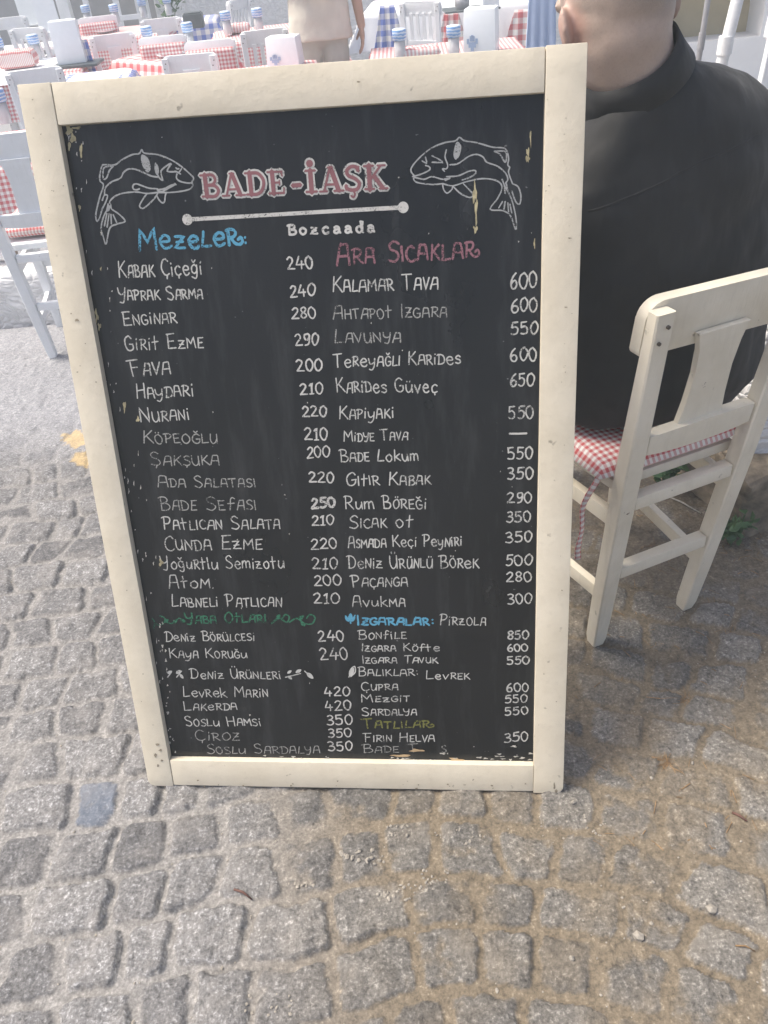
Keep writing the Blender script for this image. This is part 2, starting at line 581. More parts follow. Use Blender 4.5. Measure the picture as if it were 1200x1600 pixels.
def make_ground():
    xs = np.array(steps(-1.75, 1.35, lambda v: 0.0044))
    gx = [0.012 * 1.22 ** k for k in range(42)]
    right = xs[-1] + np.cumsum(gx)
    left = (xs[0] - np.cumsum(gx))[::-1]
    xs = np.concatenate([left, xs, right])
    ys = np.array(steps(0.34, 3.4, lambda v: 0.0035 + 0.0034 * max(0, v - 0.5)))
    ys = np.concatenate([(ys[0] - np.cumsum(gx))[::-1], ys, ys[-1] + np.cumsum([0.02 * 1.2 ** k for k in range(40)])])
    X, Y = np.meshgrid(xs, ys)
    tx = np.linspace(-4, 4, 4001)
    sl_ = 0.09 + (-0.46 - 0.09) * sstep(-0.15, 0.50, tx)
    cc = np.cumsum(sl_) * (tx[1] - tx[0])
    cc -= np.interp(0, tx, cc)
    LL = np.cumsum(np.sqrt(1 + sl_ ** 2)) * (tx[1] - tx[0])
    s = np.interp(X, tx, sl_)
    wx = 0.040 * vnoise(X * 5, Y * 5, 3) + 0.010 * vnoise(X * 17, Y * 17, 4) + 0.007 * vnoise(X * 45, Y * 45, 14) + 0.005 * vnoise(X * 110, Y * 110, 16)
    wy = 0.044 * vnoise(X * 5, Y * 5, 5) + 0.012 * vnoise(X * 17, Y * 17, 6) + 0.007 * vnoise(X * 45, Y * 45, 15) + 0.005 * vnoise(X * 110, Y * 110, 17)
    RH = 0.111
    V = Y - np.interp(X, tx, cc) + wy
    J = np.floor(V / RH).astype(int)
    vc = (J + 0.5) * RH
    Uc = np.interp(X, tx, LL) + s * (V - vc) + wx
    near = (X > -2.6) & (X < 2.2) & (Y > -0.4) & (Y < 3.6)
    d = np.zeros_like(X)
    sid = np.zeros_like(X)
    off = np.zeros_like(X)
    rng = np.random.RandomState(11)
    for j in range(J[near].min(), J[near].max() + 1):
        mk = near & (J == j)
        b = np.cumsum(rng.uniform(0.088, 0.150, 90)) - 0.4 - rng.rand() * 0.1
        sl2 = rng.uniform(-0.22, 0.22, 90)
        if not mk.any():
            continue
        u, v = Uc[mk], V[mk] - vc[mk]
        i = np.clip(np.searchsorted(b, u), 1, 89)
        dl = u - (b[i - 1] + sl2[i - 1] * v)
        dr = (b[i] + sl2[i] * v) - u
        dx = np.minimum(dl, dr)
        dy = np.minimum(RH / 2 - v, RH / 2 + v)
        r = 0.022
        q = np.minimum(dx, dy)
        cor = (dx < r) & (dy < r)
        q = np.where(cor, r - np.hypot(r - dx, r - dy), q)
        d[mk] = np.maximum(q, 0)
        hh = _h(i * 1.0, j * 1.0 + 50, 3)
        sid[mk] = hh
        mid = (b[i] + b[i - 1]) / 2
        off[mk] = (hh - 0.5) * 0.008 + (u - mid) * (_h(i * 1.0, j * 1.0, 8) - 0.5) * 0.10 + v * (_h(i * 1.0, j * 1.0, 9) - 0.5) * 0.10
    lft = sstep(0.0, -0.45, X)
    jw = 0.0015 + 0.0035 * (vnoise(X * 9, Y * 9, 22) + 0.5)
    e = sstep(jw, jw + 0.008, d)
    rough = fbm(X, Y, 28, 5, 31)
    hs = -0.019 + e * 0.016 + 0.004 * (1 - np.exp(-d / 0.018)) * e + off * e + rough * 0.0085 * (0.4 + 0.6 * e)
    rightb = sstep(-0.25, 0.55, X + 0.25 * fbm(X, Y, 2.2, 2, 41))
    sand = -0.0082 + 0.006 * fbm(X, Y, 6, 3, 51) + 0.0030 * fbm(X, Y, 60, 3, 52) + 0.0040 * rightb
    Z = np.maximum(hs, sand)
    dust = sstep(-0.0035, 0.0022, sand - hs)
    dust = np.maximum(dust, 0.9 * (1 - e) * 0.8)
    film = (0.26 + 0.50 * rightb) * sstep(-0.25, 0.5, fbm(X, Y, 10, 5, 61)) * (1 - 0.6 * lft)
    dust = np.clip(np.maximum(dust, film), 0, 1)
    # smooth old concrete on the far left, trodden dirt beside the wall on the right
    flat = 0.85 * sstep(2.25, 2.7, Y + 0.10 * fbm(X, Y, 4, 3, 71)) * sstep(0.2, -0.1, X)
    dirt = sstep(1.30, 1.52, Y + 0.25 * fbm(X, Y, 4, 3, 72)) * sstep(0.15, 0.45, X)
    zf = -0.003 + 0.006 * fbm(X, Y, 9, 3, 73) + 0.007 * fbm(X, Y, 32, 4, 76)
    zd = -0.002 + 0.010 * fbm(X, Y, 9, 5, 74)
    Z = Z * (1 - flat) + zf * flat
    Z = Z * (1 - dirt) + zd * dirt
    dust = np.maximum(dust * (1 - flat), dirt * sstep(-0.25, 0.25, fbm(X, Y, 9, 4, 75) + 0.12))
    Z = np.where(near, Z, 0)
    Z = Z + TZ * sstep(3.45, 3.95, Y)
    flat = np.maximum(flat, (Y > 3.3) * 1.0)
    yel = np.zeros_like(X)
    for (px, py, r0) in ((112, 682, 0.035), (123, 688, 0.03), (127, 715, 0.03), (130, 722, 0.02), (100, 679, 0.012)):
        p = at_z(px, py, 0)
        q = np.hypot((X - p.x), (Y - p.y) * 0.8) / r0 + 1.1 * fbm(X, Y, 40, 3, 81)
        yel = np.maximum(yel, sstep(1.0, 0.85, q))
    blue = np.zeros_like(X)
    p = at_z(122, 1228, 0)
    k = np.argmin(np.where(near, np.hypot(X - p.x, Y - p.y), 9))
    same = (J == J.flat[k]) & (np.abs(sid - sid.flat[k]) < 1e-9) & (np.hypot(X - p.x, Y - p.y) < 0.2)
    blue = same * e
    ny, nx = X.shape
    co = np.stack([X, Y, Z], -1).reshape(-1, 3).astype(np.float32)
    idx = np.arange(nx * ny).reshape(ny, nx)
    quads = np.stack([idx[:-1, :-1], idx[:-1, 1:], idx[1:, 1:], idx[1:, :-1]], -1).reshape(-1, 4)
    me = bpy.data.meshes.new('ground')
    me.vertices.add(len(co))
    me.vertices.foreach_set('co', co.ravel())
    nf = len(quads)
    me.loops.add(nf * 4)
    me.loops.foreach_set('vertex_index', quads.ravel().astype(np.int32))
    me.polygons.add(nf)
    me.polygons.foreach_set('loop_start', np.arange(0, nf * 4, 4, dtype=np.int32))
    me.polygons.foreach_set('use_smooth', np.ones(nf, dtype=bool))
    me.update(calc_edges=True)
    for nm, arr in (('dust', dust), ('tone', np.clip(0.5 + (sid - 0.5) * 1.1, 0, 1)), ('flat', flat), ('yel', yel), ('blue', blue), ('lft', lft)):
        at = me.attributes.new(nm, 'FLOAT', 'POINT')
        at.data.foreach_set('value', arr.ravel().astype(np.float32))
    me.materials.append(M['ground'])
    o = bpy.data.objects.new('ground', me)
    COL.objects.link(o)
    o['kind'] = 'structure'
    # where pebbles collect
    good = near & (dust > 0.55) & (Y < 2.2) & (d < 0.02)
    ii = np.argwhere(good)
    return X, Y, Z, ii

GX, GY, GZ, GI = make_ground()

def ground_z(x, y):
    j = int(np.argmin(np.abs(GY[:, 0] - y)))
    i = int(np.argmin(np.abs(GX[0] - x)))
    return float(GZ[j, i])

def make_gravel():
    rng = np.random.RandomState(5)
    bm = bmesh.new()
    def peb(x, y, z, r):
        t = bmesh.new()
        bmesh.ops.create_icosphere(t, subdivisions=1, radius=1)
        sx, sy, sz = rng.uniform(0.6, 1.25, 3)
        for v in t.verts:
            v.co *= rng.uniform(0.8, 1.2)
            v.co = Vector((v.co.x * sx * r, v.co.y * sy * r, v.co.z * sz * r * 0.7))
        t.transform(Matrix.Translation((x, y, z + r * 0.2)) @ Matrix.Rotation(rng.rand() * 6.28, 4, 'Z'))
        merge(bm, t)
    for k in rng.choice(len(GI), 620, replace=False):
        j, i = GI[k]
        r = rng.choice([0.0016, 0.0022, 0.003, 0.0045], p=[0.45, 0.35, 0.15, 0.05])
        peb(GX[j, i], GY[j, i], GZ[j, i], r)
    for px, py, n, sp, r in ((575, 1340, 14, 26, 0.0050), (600, 1402, 9, 18, 0.0045), (545, 1338, 5, 14, 0.0052), (650, 1395, 16, 30, 0.0035), (470, 1385, 6, 20, 0.004),
                             (1110, 1425, 1, 1, 0.010), (1020, 1380, 1, 1, 0.006), (997, 1465, 1, 1, 0.009), (893, 1500, 1, 1, 0.006), (895, 1258, 1, 1, 0.009),
                             (720, 1310, 16, 40, 0.003), (900, 1300, 14, 60, 0.003), (680, 1370, 14, 24, 0.003), (620, 1300, 10, 20, 0.004), (960, 1440, 12, 60, 0.003), (420, 1570, 14, 40, 0.0035)):
        for q in range(n):
            a = px + rng.uniform(-sp, sp)
            b = py + rng.uniform(-sp, sp) * 0.45
            p = at_z(a, b, -0.004)
            peb(p.x, p.y, ground_z(p.x, p.y), r * rng.uniform(0.6, 1.2))
    o = mesh_obj('gravel', bm, M['pebble'])
    o['kind'] = 'stuff'
make_gravel()

# ---------------------------------------------------------------- the menu board
BX, BY, BYAW, BLEAN, BW, BH = -0.54647, 1.02473, -0.128208, 0.297475, 0.85583, 1.31558
e_ = Vector((math.cos(BYAW), math.sin(BYAW), 0))
n_ = Vector((-math.sin(BYAW), math.cos(BYAW), 0))
up_ = n_ * math.sin(BLEAN) + Vector((0, 0, math.cos(BLEAN)))
nr_ = e_.cross(up_)                              # towards the viewer
BO = Vector((BX, BY, 0.0))
board = thing('menu_board', 'tall black chalkboard menu in a worn cream wooden frame, covered in chalk dishes and prices', 'menu board')
board.matrix_world = Matrix.Translation(BO) @ Matrix((e_, up_, nr_)).transposed().to_4x4()
PW = -0.014                                      # panel lies this far behind the frame's face

def buv(px, py, wv=PW):
    r = ray(px, py)
    t = (BO + nr_ * wv - CAMP).dot(nr_) / r.dot(nr_)
    q = CAMP + r * t - BO
    return q.dot(e_), q.dot(up_)

def wood_piece(x0, x1, y0, y1, z0, z1, rnd=(), seed=0):
    """board-frame plank with softly worn edges, finely cut so that it can be uneven"""
    t = bmesh.new()
    bmesh.ops.create_cube(t, size=1)
    for v in t.verts:
        v.co = Vector(((x0 + x1) / 2 + v.co.x * (x1 - x0), (y0 + y1) / 2 + v.co.y * (y1 - y0), (z0 + z1) / 2 + v.co.z * (z1 - z0)))
    for cx, cy, r in rnd:
        ed = [ed for ed in t.edges if abs(ed.verts[0].co.z - ed.verts[1].co.z) > 0.005 and abs(ed.verts[0].co.x - cx) < 1e-5 and abs(ed.verts[0].co.y - cy) < 1e-5]
        bmesh.ops.bevel(t, geom=ed, offset=r, segments=5, profile=0.5, affect='EDGES')
    bmesh.ops.bevel(t, geom=[ed for ed in t.edges if ed.calc_face_angle(0) > 0.5], offset=0.0016, segments=2, profile=0.6, affect='EDGES')
    L = max(x1 - x0, y1 - y0)
    long_x = (x1 - x0) > (y1 - y0)
    n = int(L / 0.03)
    for k in range(1, n):
        c = (x0 + L * k / n) if long_x else (y0 + L * k / n)
        bmesh.ops.bisect_plane(t, geom=t.verts[:] + t.edges[:] + t.faces[:], plane_co=(c, 0, 0) if long_x else (0, c, 0), plane_no=(1, 0, 0) if long_x else (0, 1, 0))
    for v in t.verts:
        s = (v.co.x if long_x else v.co.y)
        g = float(fbm(np.array(s + seed * 3.1), np.array(seed * 1.7 + (v.co.y if long_x else v.co.x) * 2), 9, 3, seed))
        v.co.z += 0.0006 * g
        if long_x:
            v.co.y += 0.0009 * float(fbm(np.array(s), np.array(seed * 1.0), 5, 3, seed + 4))
        else:
            v.co.x += 0.0009 * float(fbm(np.array(s), np.array(seed * 1.0), 5, 3, seed + 4))
    return t

iL = (buv(92, 193, 0)[0] + buv(262, 1187, 0)[0]) / 2
iR = (buv(852, 148, 0)[0] + buv(834, 1195, 0)[0]) / 2
iT = (buv(92, 193, 0)[1] + buv(852, 147, 0)[1]) / 2
iB = (buv(266, 1190, 0)[1] + buv(834, 1195, 0)[1]) / 2
FT = -0.032
for nm, a in (('stile', (0, iL, 0, BH, FT, 0, ((0, 0, 0.016),), 1)), ('stile', (iR, BW, 0, BH, FT, 0, ((BW, 0, 0.016),), 2)),
              ('top_rail', (iL + 0.0008, iR - 0.0008, iT, BH - 0.001, FT, -0.0006, (), 3)), ('bottom_rail', (iL + 0.0008, iR - 0.0008, 0.003, iB, FT, -0.0006, (), 4))):
    mesh_obj(nm, wood_piece(*a), M['cream'], board, True, R_(35))
pb = bmesh.new()
box(pb, ((iL + iR) / 2, (iB + iT) / 2, PW - 0.003), (iR - iL - 0.0006, iT - iB - 0.0006, 0.006))
panel = mesh_obj('panel', pb, M['board'], board)
# back support of the A-board
bk = bmesh.new()
top = Vector((0, BH - 0.12, FT - 0.012))
kick = Vector((0, -0.10, -0.42))
for x in (0.10, BW - 0.10):
    beam(bk, top + Vector((x, 0, 0)), Vector((x, 0.10, -0.40)), 0.05, 0.022)
beam(bk, (0.126, 0.34, -0.333), (BW - 0.126, 0.34, -0.333), 0.05, 0.02, side=Vector((0, 1, 0)))
mesh_obj('back_frame', bk, M['cream'], board)

# ---- handwriting: every letter is a set of chalk strokes
G = {}
def g(ch, w, *strokes):
    G[ch] = (w, strokes)
# 's' marks a curved stroke
g('A', .56, ((0, 0), (.16, .93), (.22, 1), (.46, 1), (.50, .9), (.54, 0)), ((.07, .42), (.53, .45)))
g('B', .52, ((.06, 0), (.10, 1)), ('s', (-.04, .93), (.12, 1), (.36, .98), (.44, .78), (.34, .58), (.12, .52)), ('s', (.12, .52), (.42, .48), (.52, .25), (.38, .03), (.04, .02)))
g('C', .52, ('s', (.50, .84), (.32, 1), (.10, .80), (.03, .42), (.14, .08), (.34, 0), (.53, .12)))
g('D', .56, ((.08, 0), (.12, 1)), ('s', (-.05, .92), (.12, 1), (.40, .92), (.56, .60), (.50, .22), (.32, .02), (.03, .01)))
g('E', .48, ((.48, 1), (.04, .96)), ((.10, .97), (.06, .02), (.47, .03)), ((.08, .50), (.40, .53)))
g('F', .50, ((.10, 0), (.12, .96)), ((-.08, .95), (.50, 1)), ((.12, .52), (.42, .55)))
g('G', .55, ('s', (.50, .84), (.32, 1), (.10, .80), (.03, .42), (.14, .08), (.34, 0), (.50, .16), (.53, .44)), ((.30, .44), (.55, .45)))
g('H', .54, ((.05, 0), (.07, 1)), ((.50, 0), (.50, 1)), ((.05, .50), (.50, .53)))
g('I', .14, ((.06, 0), (.07, 1)))
g('K', .54, ((.06, 0), (.10, 1)), ((.50, 1), (.07, .42)), ((.20, .54), (.56, 0)))
g('L', .46, ((.10, 1), (.03, .02), (.46, .06)))
g('M', .70, ((.02, 0), (.08, 1), (.34, .40), (.60, 1), (.68, 0)))
g('N', .56, ((.04, 0), (.07, 1), (.50, .02), (.53, 1)))
g('O', .56, ('c', (.28, 1), (.08, .80), (.03, .42), (.16, .05), (.34, 0), (.52, .30), (.52, .70)))
g('P', .50, ((.08, 0), (.12, 1)), ('s', (-.04, .93), (.14, 1), (.40, .96), (.48, .74), (.34, .50), (.11, .45)))
g('R', .54, ((.07, 0), (.10, 1)), ('s', (-.02, .94), (.14, 1), (.38, .96), (.46, .76), (.34, .54), (.10, .48)), ((.20, .49), (.54, 0)))
g('S', .48, ('s', (.45, .86), (.28, 1), (.07, .84), (.13, .60), (.37, .44), (.46, .20), (.28, 0), (.02, .10)))
g('T', .54, ((-.02, .96), (.56, 1)), ((.27, .98), (.25, 0)))
g('U', .54, ('s', (.04, 1), (.04, .34), (.18, 0), (.38, .10), (.48, .44)), ((.49, 1), (.51, 0)))
g('V', .50, ((0, 1), (.24, 0), (.50, 1)))
g('Y', .52, ('s', (0, 1), (.05, .62), (.24, .48), (.46, .62)), ('s', (.50, 1), (.44, .40), (.30, -.10), (.08, -.08)))
g('Z', .50, ((.03, .98), (.46, 1), (0, .02), (.50, .03)), ((.10, .48), (.42, .52)))
for c, b in (('Ö', 'O'), ('Ü', 'U')):
    g(c, G[b][0], *G[b][1], ((.16, 1.18), (.17, 1.27)), ((.38, 1.18), (.39, 1.27)))
g('Ğ', .55, *G['G'][1], ('s', (.14, 1.32), (.26, 1.17), (.42, 1.32)))
g('Ş', .48, *G['S'][1], ((.25, 0), (.22, -.22)))
g('Ç', .52, *G['C'][1], ((.34, 0), (.32, -.24)))
g('İ', .14, ((.06, 0), (.07, .9)), ((.06, 1.12), (.08, 1.20)))
# true lower case (x height .6)
g('e', .46, ('s', (.05, .32), (.40, .36), (.38, .56), (.20, .62), (.04, .36), (.16, .03), (.34, 0), (.46, .12)))
g('i', .14, ((.06, 0), (.07, .58)), ((.08, .78), (.09, .86)))
g('ı', .14, ((.06, 0), (.07, .58)))
g('m', .66, ((.03, 0), (.05, .60)), ('s', (.05, .40), (.18, .60), (.30, .52), (.32, 0)), ('s', (.32, .40), (.46, .60), (.58, .52), (.62, 0)))
g('n', .44, ((.03, 0), (.05, .60)), ('s', (.05, .40), (.22, .60), (.36, .50), (.40, 0)))
g('t', .40, ((.18, 1.0), (.16, 0)), ((0, .58), (.40, .63)))
g('u', .46, ('s', (.03, .60), (.04, .18), (.18, 0), (.34, .14), (.40, .36)), ((.41, .60), (.44, 0)))
g('ü', .46, *G['u'][1], ((.12, .78), (.13, .86)), ((.32, .78), (.33, .86)))
g('z', .44, ((.03, .58), (.38, .60), (.02, .02), (.44, .03)), ((.08, .30), (.36, .32)))
g('o', .46, ('c', (.22, .62), (.05, .45), (.05, .18), (.20, 0), (.38, .12), (.42, .42)))
g('g', .46, ('c', (.22, .62), (.05, .45), (.08, .18), (.22, .06), (.38, .20), (.40, .46)), ('s', (.41, .60), (.40, -.05), (.26, -.28), (.04, -.18)))
g('ğ', .46, *G['g'][1], ('s', (.10, .92), (.22, .78), (.36, .92)))
g('ç', .44, ('s', (.42, .50), (.26, .62), (.05, .40), (.12, .06), (.28, 0), (.43, .10)), ((.27, 0), (.27, -.20)))
g('c', .44, *G['ç'][1][:1])
g('l', .16, ((.07, 1), (.06, .02), (.16, .05)))
g('k', .46, ((.04, 0), (.07, 1)), ((.40, .62), (.06, .28)), ((.15, .35), (.46, 0)))
g('s', .40, ('s', (.37, .52), (.22, .62), (.05, .50), (.12, .36), (.32, .26), (.38, .10), (.22, 0), (.02, .06)))
g('v', .42, ((0, .60), (.20, 0), (.42, .60)))
g('y', .44, ('s', (.02, .60), (.06, .24), (.20, .14), (.38, .30)), ('s', (.42, .60), (.36, 0), (.20, -.32), (.02, -.26)))
g('f', .40, ('s', (.42, .92), (.28, 1), (.18, .86), (.16, .4), (.14, 0)), ((.02, .52), (.38, .56)))
g('h', .44, ((.04, 0), (.07, 1)), ('s', (.05, .36), (.22, .60), (.36, .50), (.40, 0)))
g('a', .48, ('s', (.06, .52), (.22, .62), (.37, .50), (.39, .16), (.46, .01)), ('s', (.38, .36), (.12, .32), (.05, .12), (.20, 0), (.38, .14)))
g('d', .48, ('c', (.22, .58), (.05, .42), (.05, .16), (.20, 0), (.36, .12), (.38, .42)), ((.30, 1.0), (.40, 1.0), (.40, .02), (.48, 0)))
g('r', .36, ((.04, 0), (.06, .6)), ('s', (.06, .38), (.20, .6), (.34, .55)))
g('2', .54, ('s', (.04, .80), (.22, 1), (.42, .88), (.42, .64), (.20, .28), (.02, .03)), ((.02, .03), (.54, .03)))
g('4', .56, ((.24, 1), (.02, .34), (.56, .36)), ((.40, .62), (.37, 0)))
g('0', .54, ('c', (.27, 1), (.08, .82), (.03, .42), (.16, .05), (.34, 0), (.50, .28), (.52, .70)))
g('8', .52, ('c', (.26, 1), (.08, .86), (.12, .62), (.38, .42), (.48, .20), (.28, 0), (.06, .16), (.12, .42), (.36, .60), (.46, .82)))
g('9', .52, ('c', (.28, 1), (.08, .88), (.10, .58), (.28, .48), (.44, .66), (.44, .90)), ('s', (.46, .86), (.46, .40), (.36, .08), (.10, .02)))
g('1', .34, ((.02, .78), (.18, 1), (.18, .02)), ((.02, .02), (.34, .02)))
g('5', .52, ((.46, 1), (.10, .97), (.08, .56)), ('s', (.08, .56), (.28, .64), (.46, .46), (.42, .12), (.22, 0), (.02, .08)))
g('6', .52, ('s', (.38, 1), (.16, .74), (.05, .36), (.14, .04), (.34, 0), (.47, .22), (.40, .46), (.20, .48), (.06, .30)))
g('3', .50, ('s', (.05, .92), (.26, 1), (.42, .84), (.36, .62), (.18, .54), (.40, .46), (.48, .22), (.28, 0), (.02, .08)))
g(':', .16, ((.08, .14), (.085, .20)), ((.08, .50), (.085, .56)))
g('.', .14, ((.06, .0), (.07, .05)))
g('-', .40, ((.05, .45), (.38, .47)))
# loop hooks ending some capitals
HOOK_R = ('s', (.20, .49), (.40, .10), (.62, .02), (.80, .22), (.70, .46), (.54, .34))

RB = {'k': 0}
def ribbon(bm, pts, width, z=None, jit=0.0):
    """flat chalk stroke with round ends, its own hair's breadth above the board"""
    RB['k'] += 1
    if z is None:
        z = PW + 0.0004 + (RB['k'] % 23) * 0.00002
    P = [np.array(p, float) for p in pts]
    Q = [P[0]]
    for p in P[1:]:
        if np.hypot(*(p - Q[-1])) > 1e-5:
            Q.append(p)
    if len(Q) < 2:
        Q.append(Q[0] + np.array((1e-4, 0)))
    n = len(Q)
    L, Rr = [], []
    for i in range(n):
        a = Q[max(0, i - 1)]
        b = Q[min(n - 1, i + 1)]
        t = (b - a) / (np.hypot(*(b - a)) + 1e-9)
        nn = np.array((-t[1], t[0]))
        if 0 < i < n - 1:
            t1 = (Q[i] - a) / (np.hypot(*(Q[i] - a)) + 1e-9)
            k = 1 / max(0.55, abs(float(np.dot(nn, np.array((-t1[1], t1[0]))))))
        else:
            k = 1
        wv = width * 0.5 * k * (1 + random.uniform(-jit, jit))
        L.append(Q[i] + nn * wv)
        Rr.append(Q[i] - nn * wv)
    t0 = (Q[1] - Q[0]) / (np.hypot(*(Q[1] - Q[0])) + 1e-9)
    t1 = (Q[-1] - Q[-2]) / (np.hypot(*(Q[-1] - Q[-2])) + 1e-9)
    vl = [bm.verts.new((p[0], p[1], z)) for p in L]
    vr = [bm.verts.new((p[0], p[1], z)) for p in Rr]
    for i in range(n - 1):
        bm.faces.new((vr[i], vr[i + 1], vl[i + 1], vl[i]))
    for c, t, a, b in ((Q[0], -t0, vl[0], vr[0]), (Q[-1], t1, vr[-1], vl[-1])):
        m1 = bm.verts.new((*(c + t * width * 0.42), z))
        bm.faces.new((a, b, m1))

def text_strokes(s, hook=False):
    """list of (points, curved) in units of the cap height, plus the width"""
    x, out, first = 0.0, [], True
    n = len(s)
    for i, ch in enumerate(s):
        if ch == ' ':
            x += 0.42
            first = True
            continue
        wd, st = G[ch]
        up = ch.isupper() and not ch.isdigit()
        k = 1.0 if (first or ch.isdigit() or ch in ':.-') else (0.72 if up else 0.92)
        if n == 1:
            k = 1.0
        kx = k * random.uniform(0.94, 1.08)
        rot = random.uniform(-0.07, 0.07)
        dy = random.uniform(-0.03, 0.05)
        strokes = list(st)
        if hook and i == n - 1 and ch == 'R':
            strokes[-1] = HOOK_R
        for q in strokes:
            typ = q[0] if isinstance(q[0], str) else 'p'
            pts = [np.array(p, float) + np.array((random.uniform(-.016, .016), random.uniform(-.02, .02))) for p in (q[1:] if typ != 'p' else q)]
            pts = [np.array((p[0] * kx - rot * p[1] * k, p[1] * k + dy)) for p in pts]
            if typ == 's':
                pts = spline(pts, 6)
            elif typ == 'c':
                pts = spline(pts + [pts[0] + np.array((.03, .03))], 6)
            else:
                pts2 = []
                for a, b in zip(pts, pts[1:]):
                    for t in (0, .33, .66):
                        pts2.append(a + (b - a) * t + np.array((random.uniform(-.008, .008), random.uniform(-.008, .008))))
                pts2.append(pts[-1])
                pts = pts2
            out.append([p + np.array((x, 0)) for p in pts])
        x += wd * kx + (0.10 if up or ch.isdigit() else 0.11) * k + 0.02
        first = False
    return out, x - 0.1

def write(name, s, x0, y0, x1, y1, H, m, width=0.0030, hook=False, label=None):
    u0, v0 = buv(x0, y0)
    u1, v1 = buv(x1, y1)
    uh, vh = buv((x0 + x1) / 2, (y0 + y1) / 2 - H)
    um, vm = buv((x0 + x1) / 2, (y0 + y1) / 2)
    hb = vh - vm
    st, wd = text_strokes(s, hook)
    ax = np.array((u1 - u0, v1 - v0)) / wd
    ay = np.array((0.0, hb))
    bm = bmesh.new()
    for q in st:
        ribbon(bm, [np.array((u0, v0)) + ax * p[0] + ay * p[1] for p in q], 0.88 * width * random.uniform(0.9, 1.1), jit=0.16)
    o = mesh_obj(name, bm, m, panel)
    if label:
        o['label'] = label
    return o

W_, B_, D_ = M['chalk'], M['chalkb'], M['chalkdim']
DISH = [
 ("KABAK Çiçeği", 186, 434, 316, 429, 26), ("YAPRAK SARMA", 186, 470, 317, 467, 21), ("ENGiNAR", 193, 509, 277, 504, 22),
 ("GiRit EzME", 197, 548, 318, 544, 23), ("FAVA", 205, 588, 267, 584, 26), ("HAyDARi", 214, 623, 304, 619, 23),
 ("NURANi", 220, 660, 298, 656, 22), ("KÖPEOĞLU", 224, 693, 340, 692, 20), ("ŞAKŞUKA", 237, 727, 343, 727, 21),
 ("ADA SALATASI", 247, 761, 400, 761, 18), ("BADE SEfASI", 252, 797, 401, 797, 21), ("PAtLICAN SALATA", 256, 828, 438, 826, 20),
 ("CUNDA EzME", 258, 860, 410, 858, 22), ("YoğuRtlu Semizotu", 254, 889, 445, 888, 20), ("AtoM.", 265, 919, 336, 919, 20),
 ("LABNELi PATLICAN", 269, 948, 441, 948, 19), ("DeNiz BÖRÜLCESi", 259, 1002, 399, 1001, 15), ("KAyA KORUĞu", 265, 1028, 387, 1028, 15),
 ("DeNiz ÜRÜNLERi", 298, 1060, 440, 1061, 15), ("LevRek MARiN", 287, 1089, 420, 1089, 16), ("LAKeRDA", 288, 1110, 371, 1109, 14),
 ("SOSLu HAMSi", 291, 1134, 409, 1134, 15), ("ÇiROZ", 306, 1157, 374, 1156, 16), ("SOSLu SARDALYA", 324, 1177, 500, 1177, 15),
 ("KALAMAR TAVA", 519, 457, 684, 452, 25), ("AHTAPOt IZGARA", 521, 499, 698, 495, 21), ("LAVUNYA", 523, 536, 626, 535, 21),
 ("TeReyAĞLI KARiDes", 522, 574, 720, 568, 21), ("KARiDes Güveç", 526, 613, 684, 613, 22), ("KAPiyAKi", 530, 655, 616, 653, 20),
 ("MiDYE TAVA", 537, 690, 637, 687, 17), ("BADE Lokum", 532, 722, 655, 720, 19), ("GItIR KABAK", 541, 759, 673, 757, 20),
 ("Rum BÖREĞi", 539, 795, 667, 795, 20), ("SICAK ot", 546, 826, 646, 823, 20), ("ASMADA Keçi PeyNiRi", 544, 856, 722, 853, 18),
 ("DeNiz ÜRÜNLÜ BÖReK", 544, 888, 748, 887, 20), ("PAÇANGA", 550, 917, 637, 916, 19), ("AvukMA", 551, 948, 633, 947, 17),
 ("PiRzOLA", 687, 977, 759, 977, 17), ("BONfiLE", 560, 999, 635, 998, 14), ("IZGARA KÖfte", 565, 1018, 687, 1017, 12),
 ("IZGARA TAVUK", 566, 1036, 684, 1036, 12), ("BALIKLAR:", 560, 1056, 655, 1056, 14), ("LevREK", 666, 1061, 734, 1061, 13),
 ("ÇUPRA", 565, 1079, 622, 1078, 13), ("MEzGiT", 565, 1097, 640, 1096, 12), ("SARDALYA", 566, 1118, 651, 1117, 13),
 ("FIRIN HELVA", 569, 1159, 679, 1159, 14), ("BADE T", 567, 1176, 655, 1175, 13), ("s", 690, 1175, 698, 1175, 18)]
DIMS = {"LAVUNYA", "BADE SEfASI", "AHTAPOt IZGARA", "BADE T", "s", "SOSLu SARDALYA", "ÇiROZ", "ŞAKŞUKA", "ADA SALATASI", "KÖPEOĞLU"}
for s, *a in DISH:
    write('dish_name', s, *a, D_ if s in DIMS else W_, (0.0022 if a[-1] < 18 else 0.0025) * (0.9 if s in DIMS else 1))
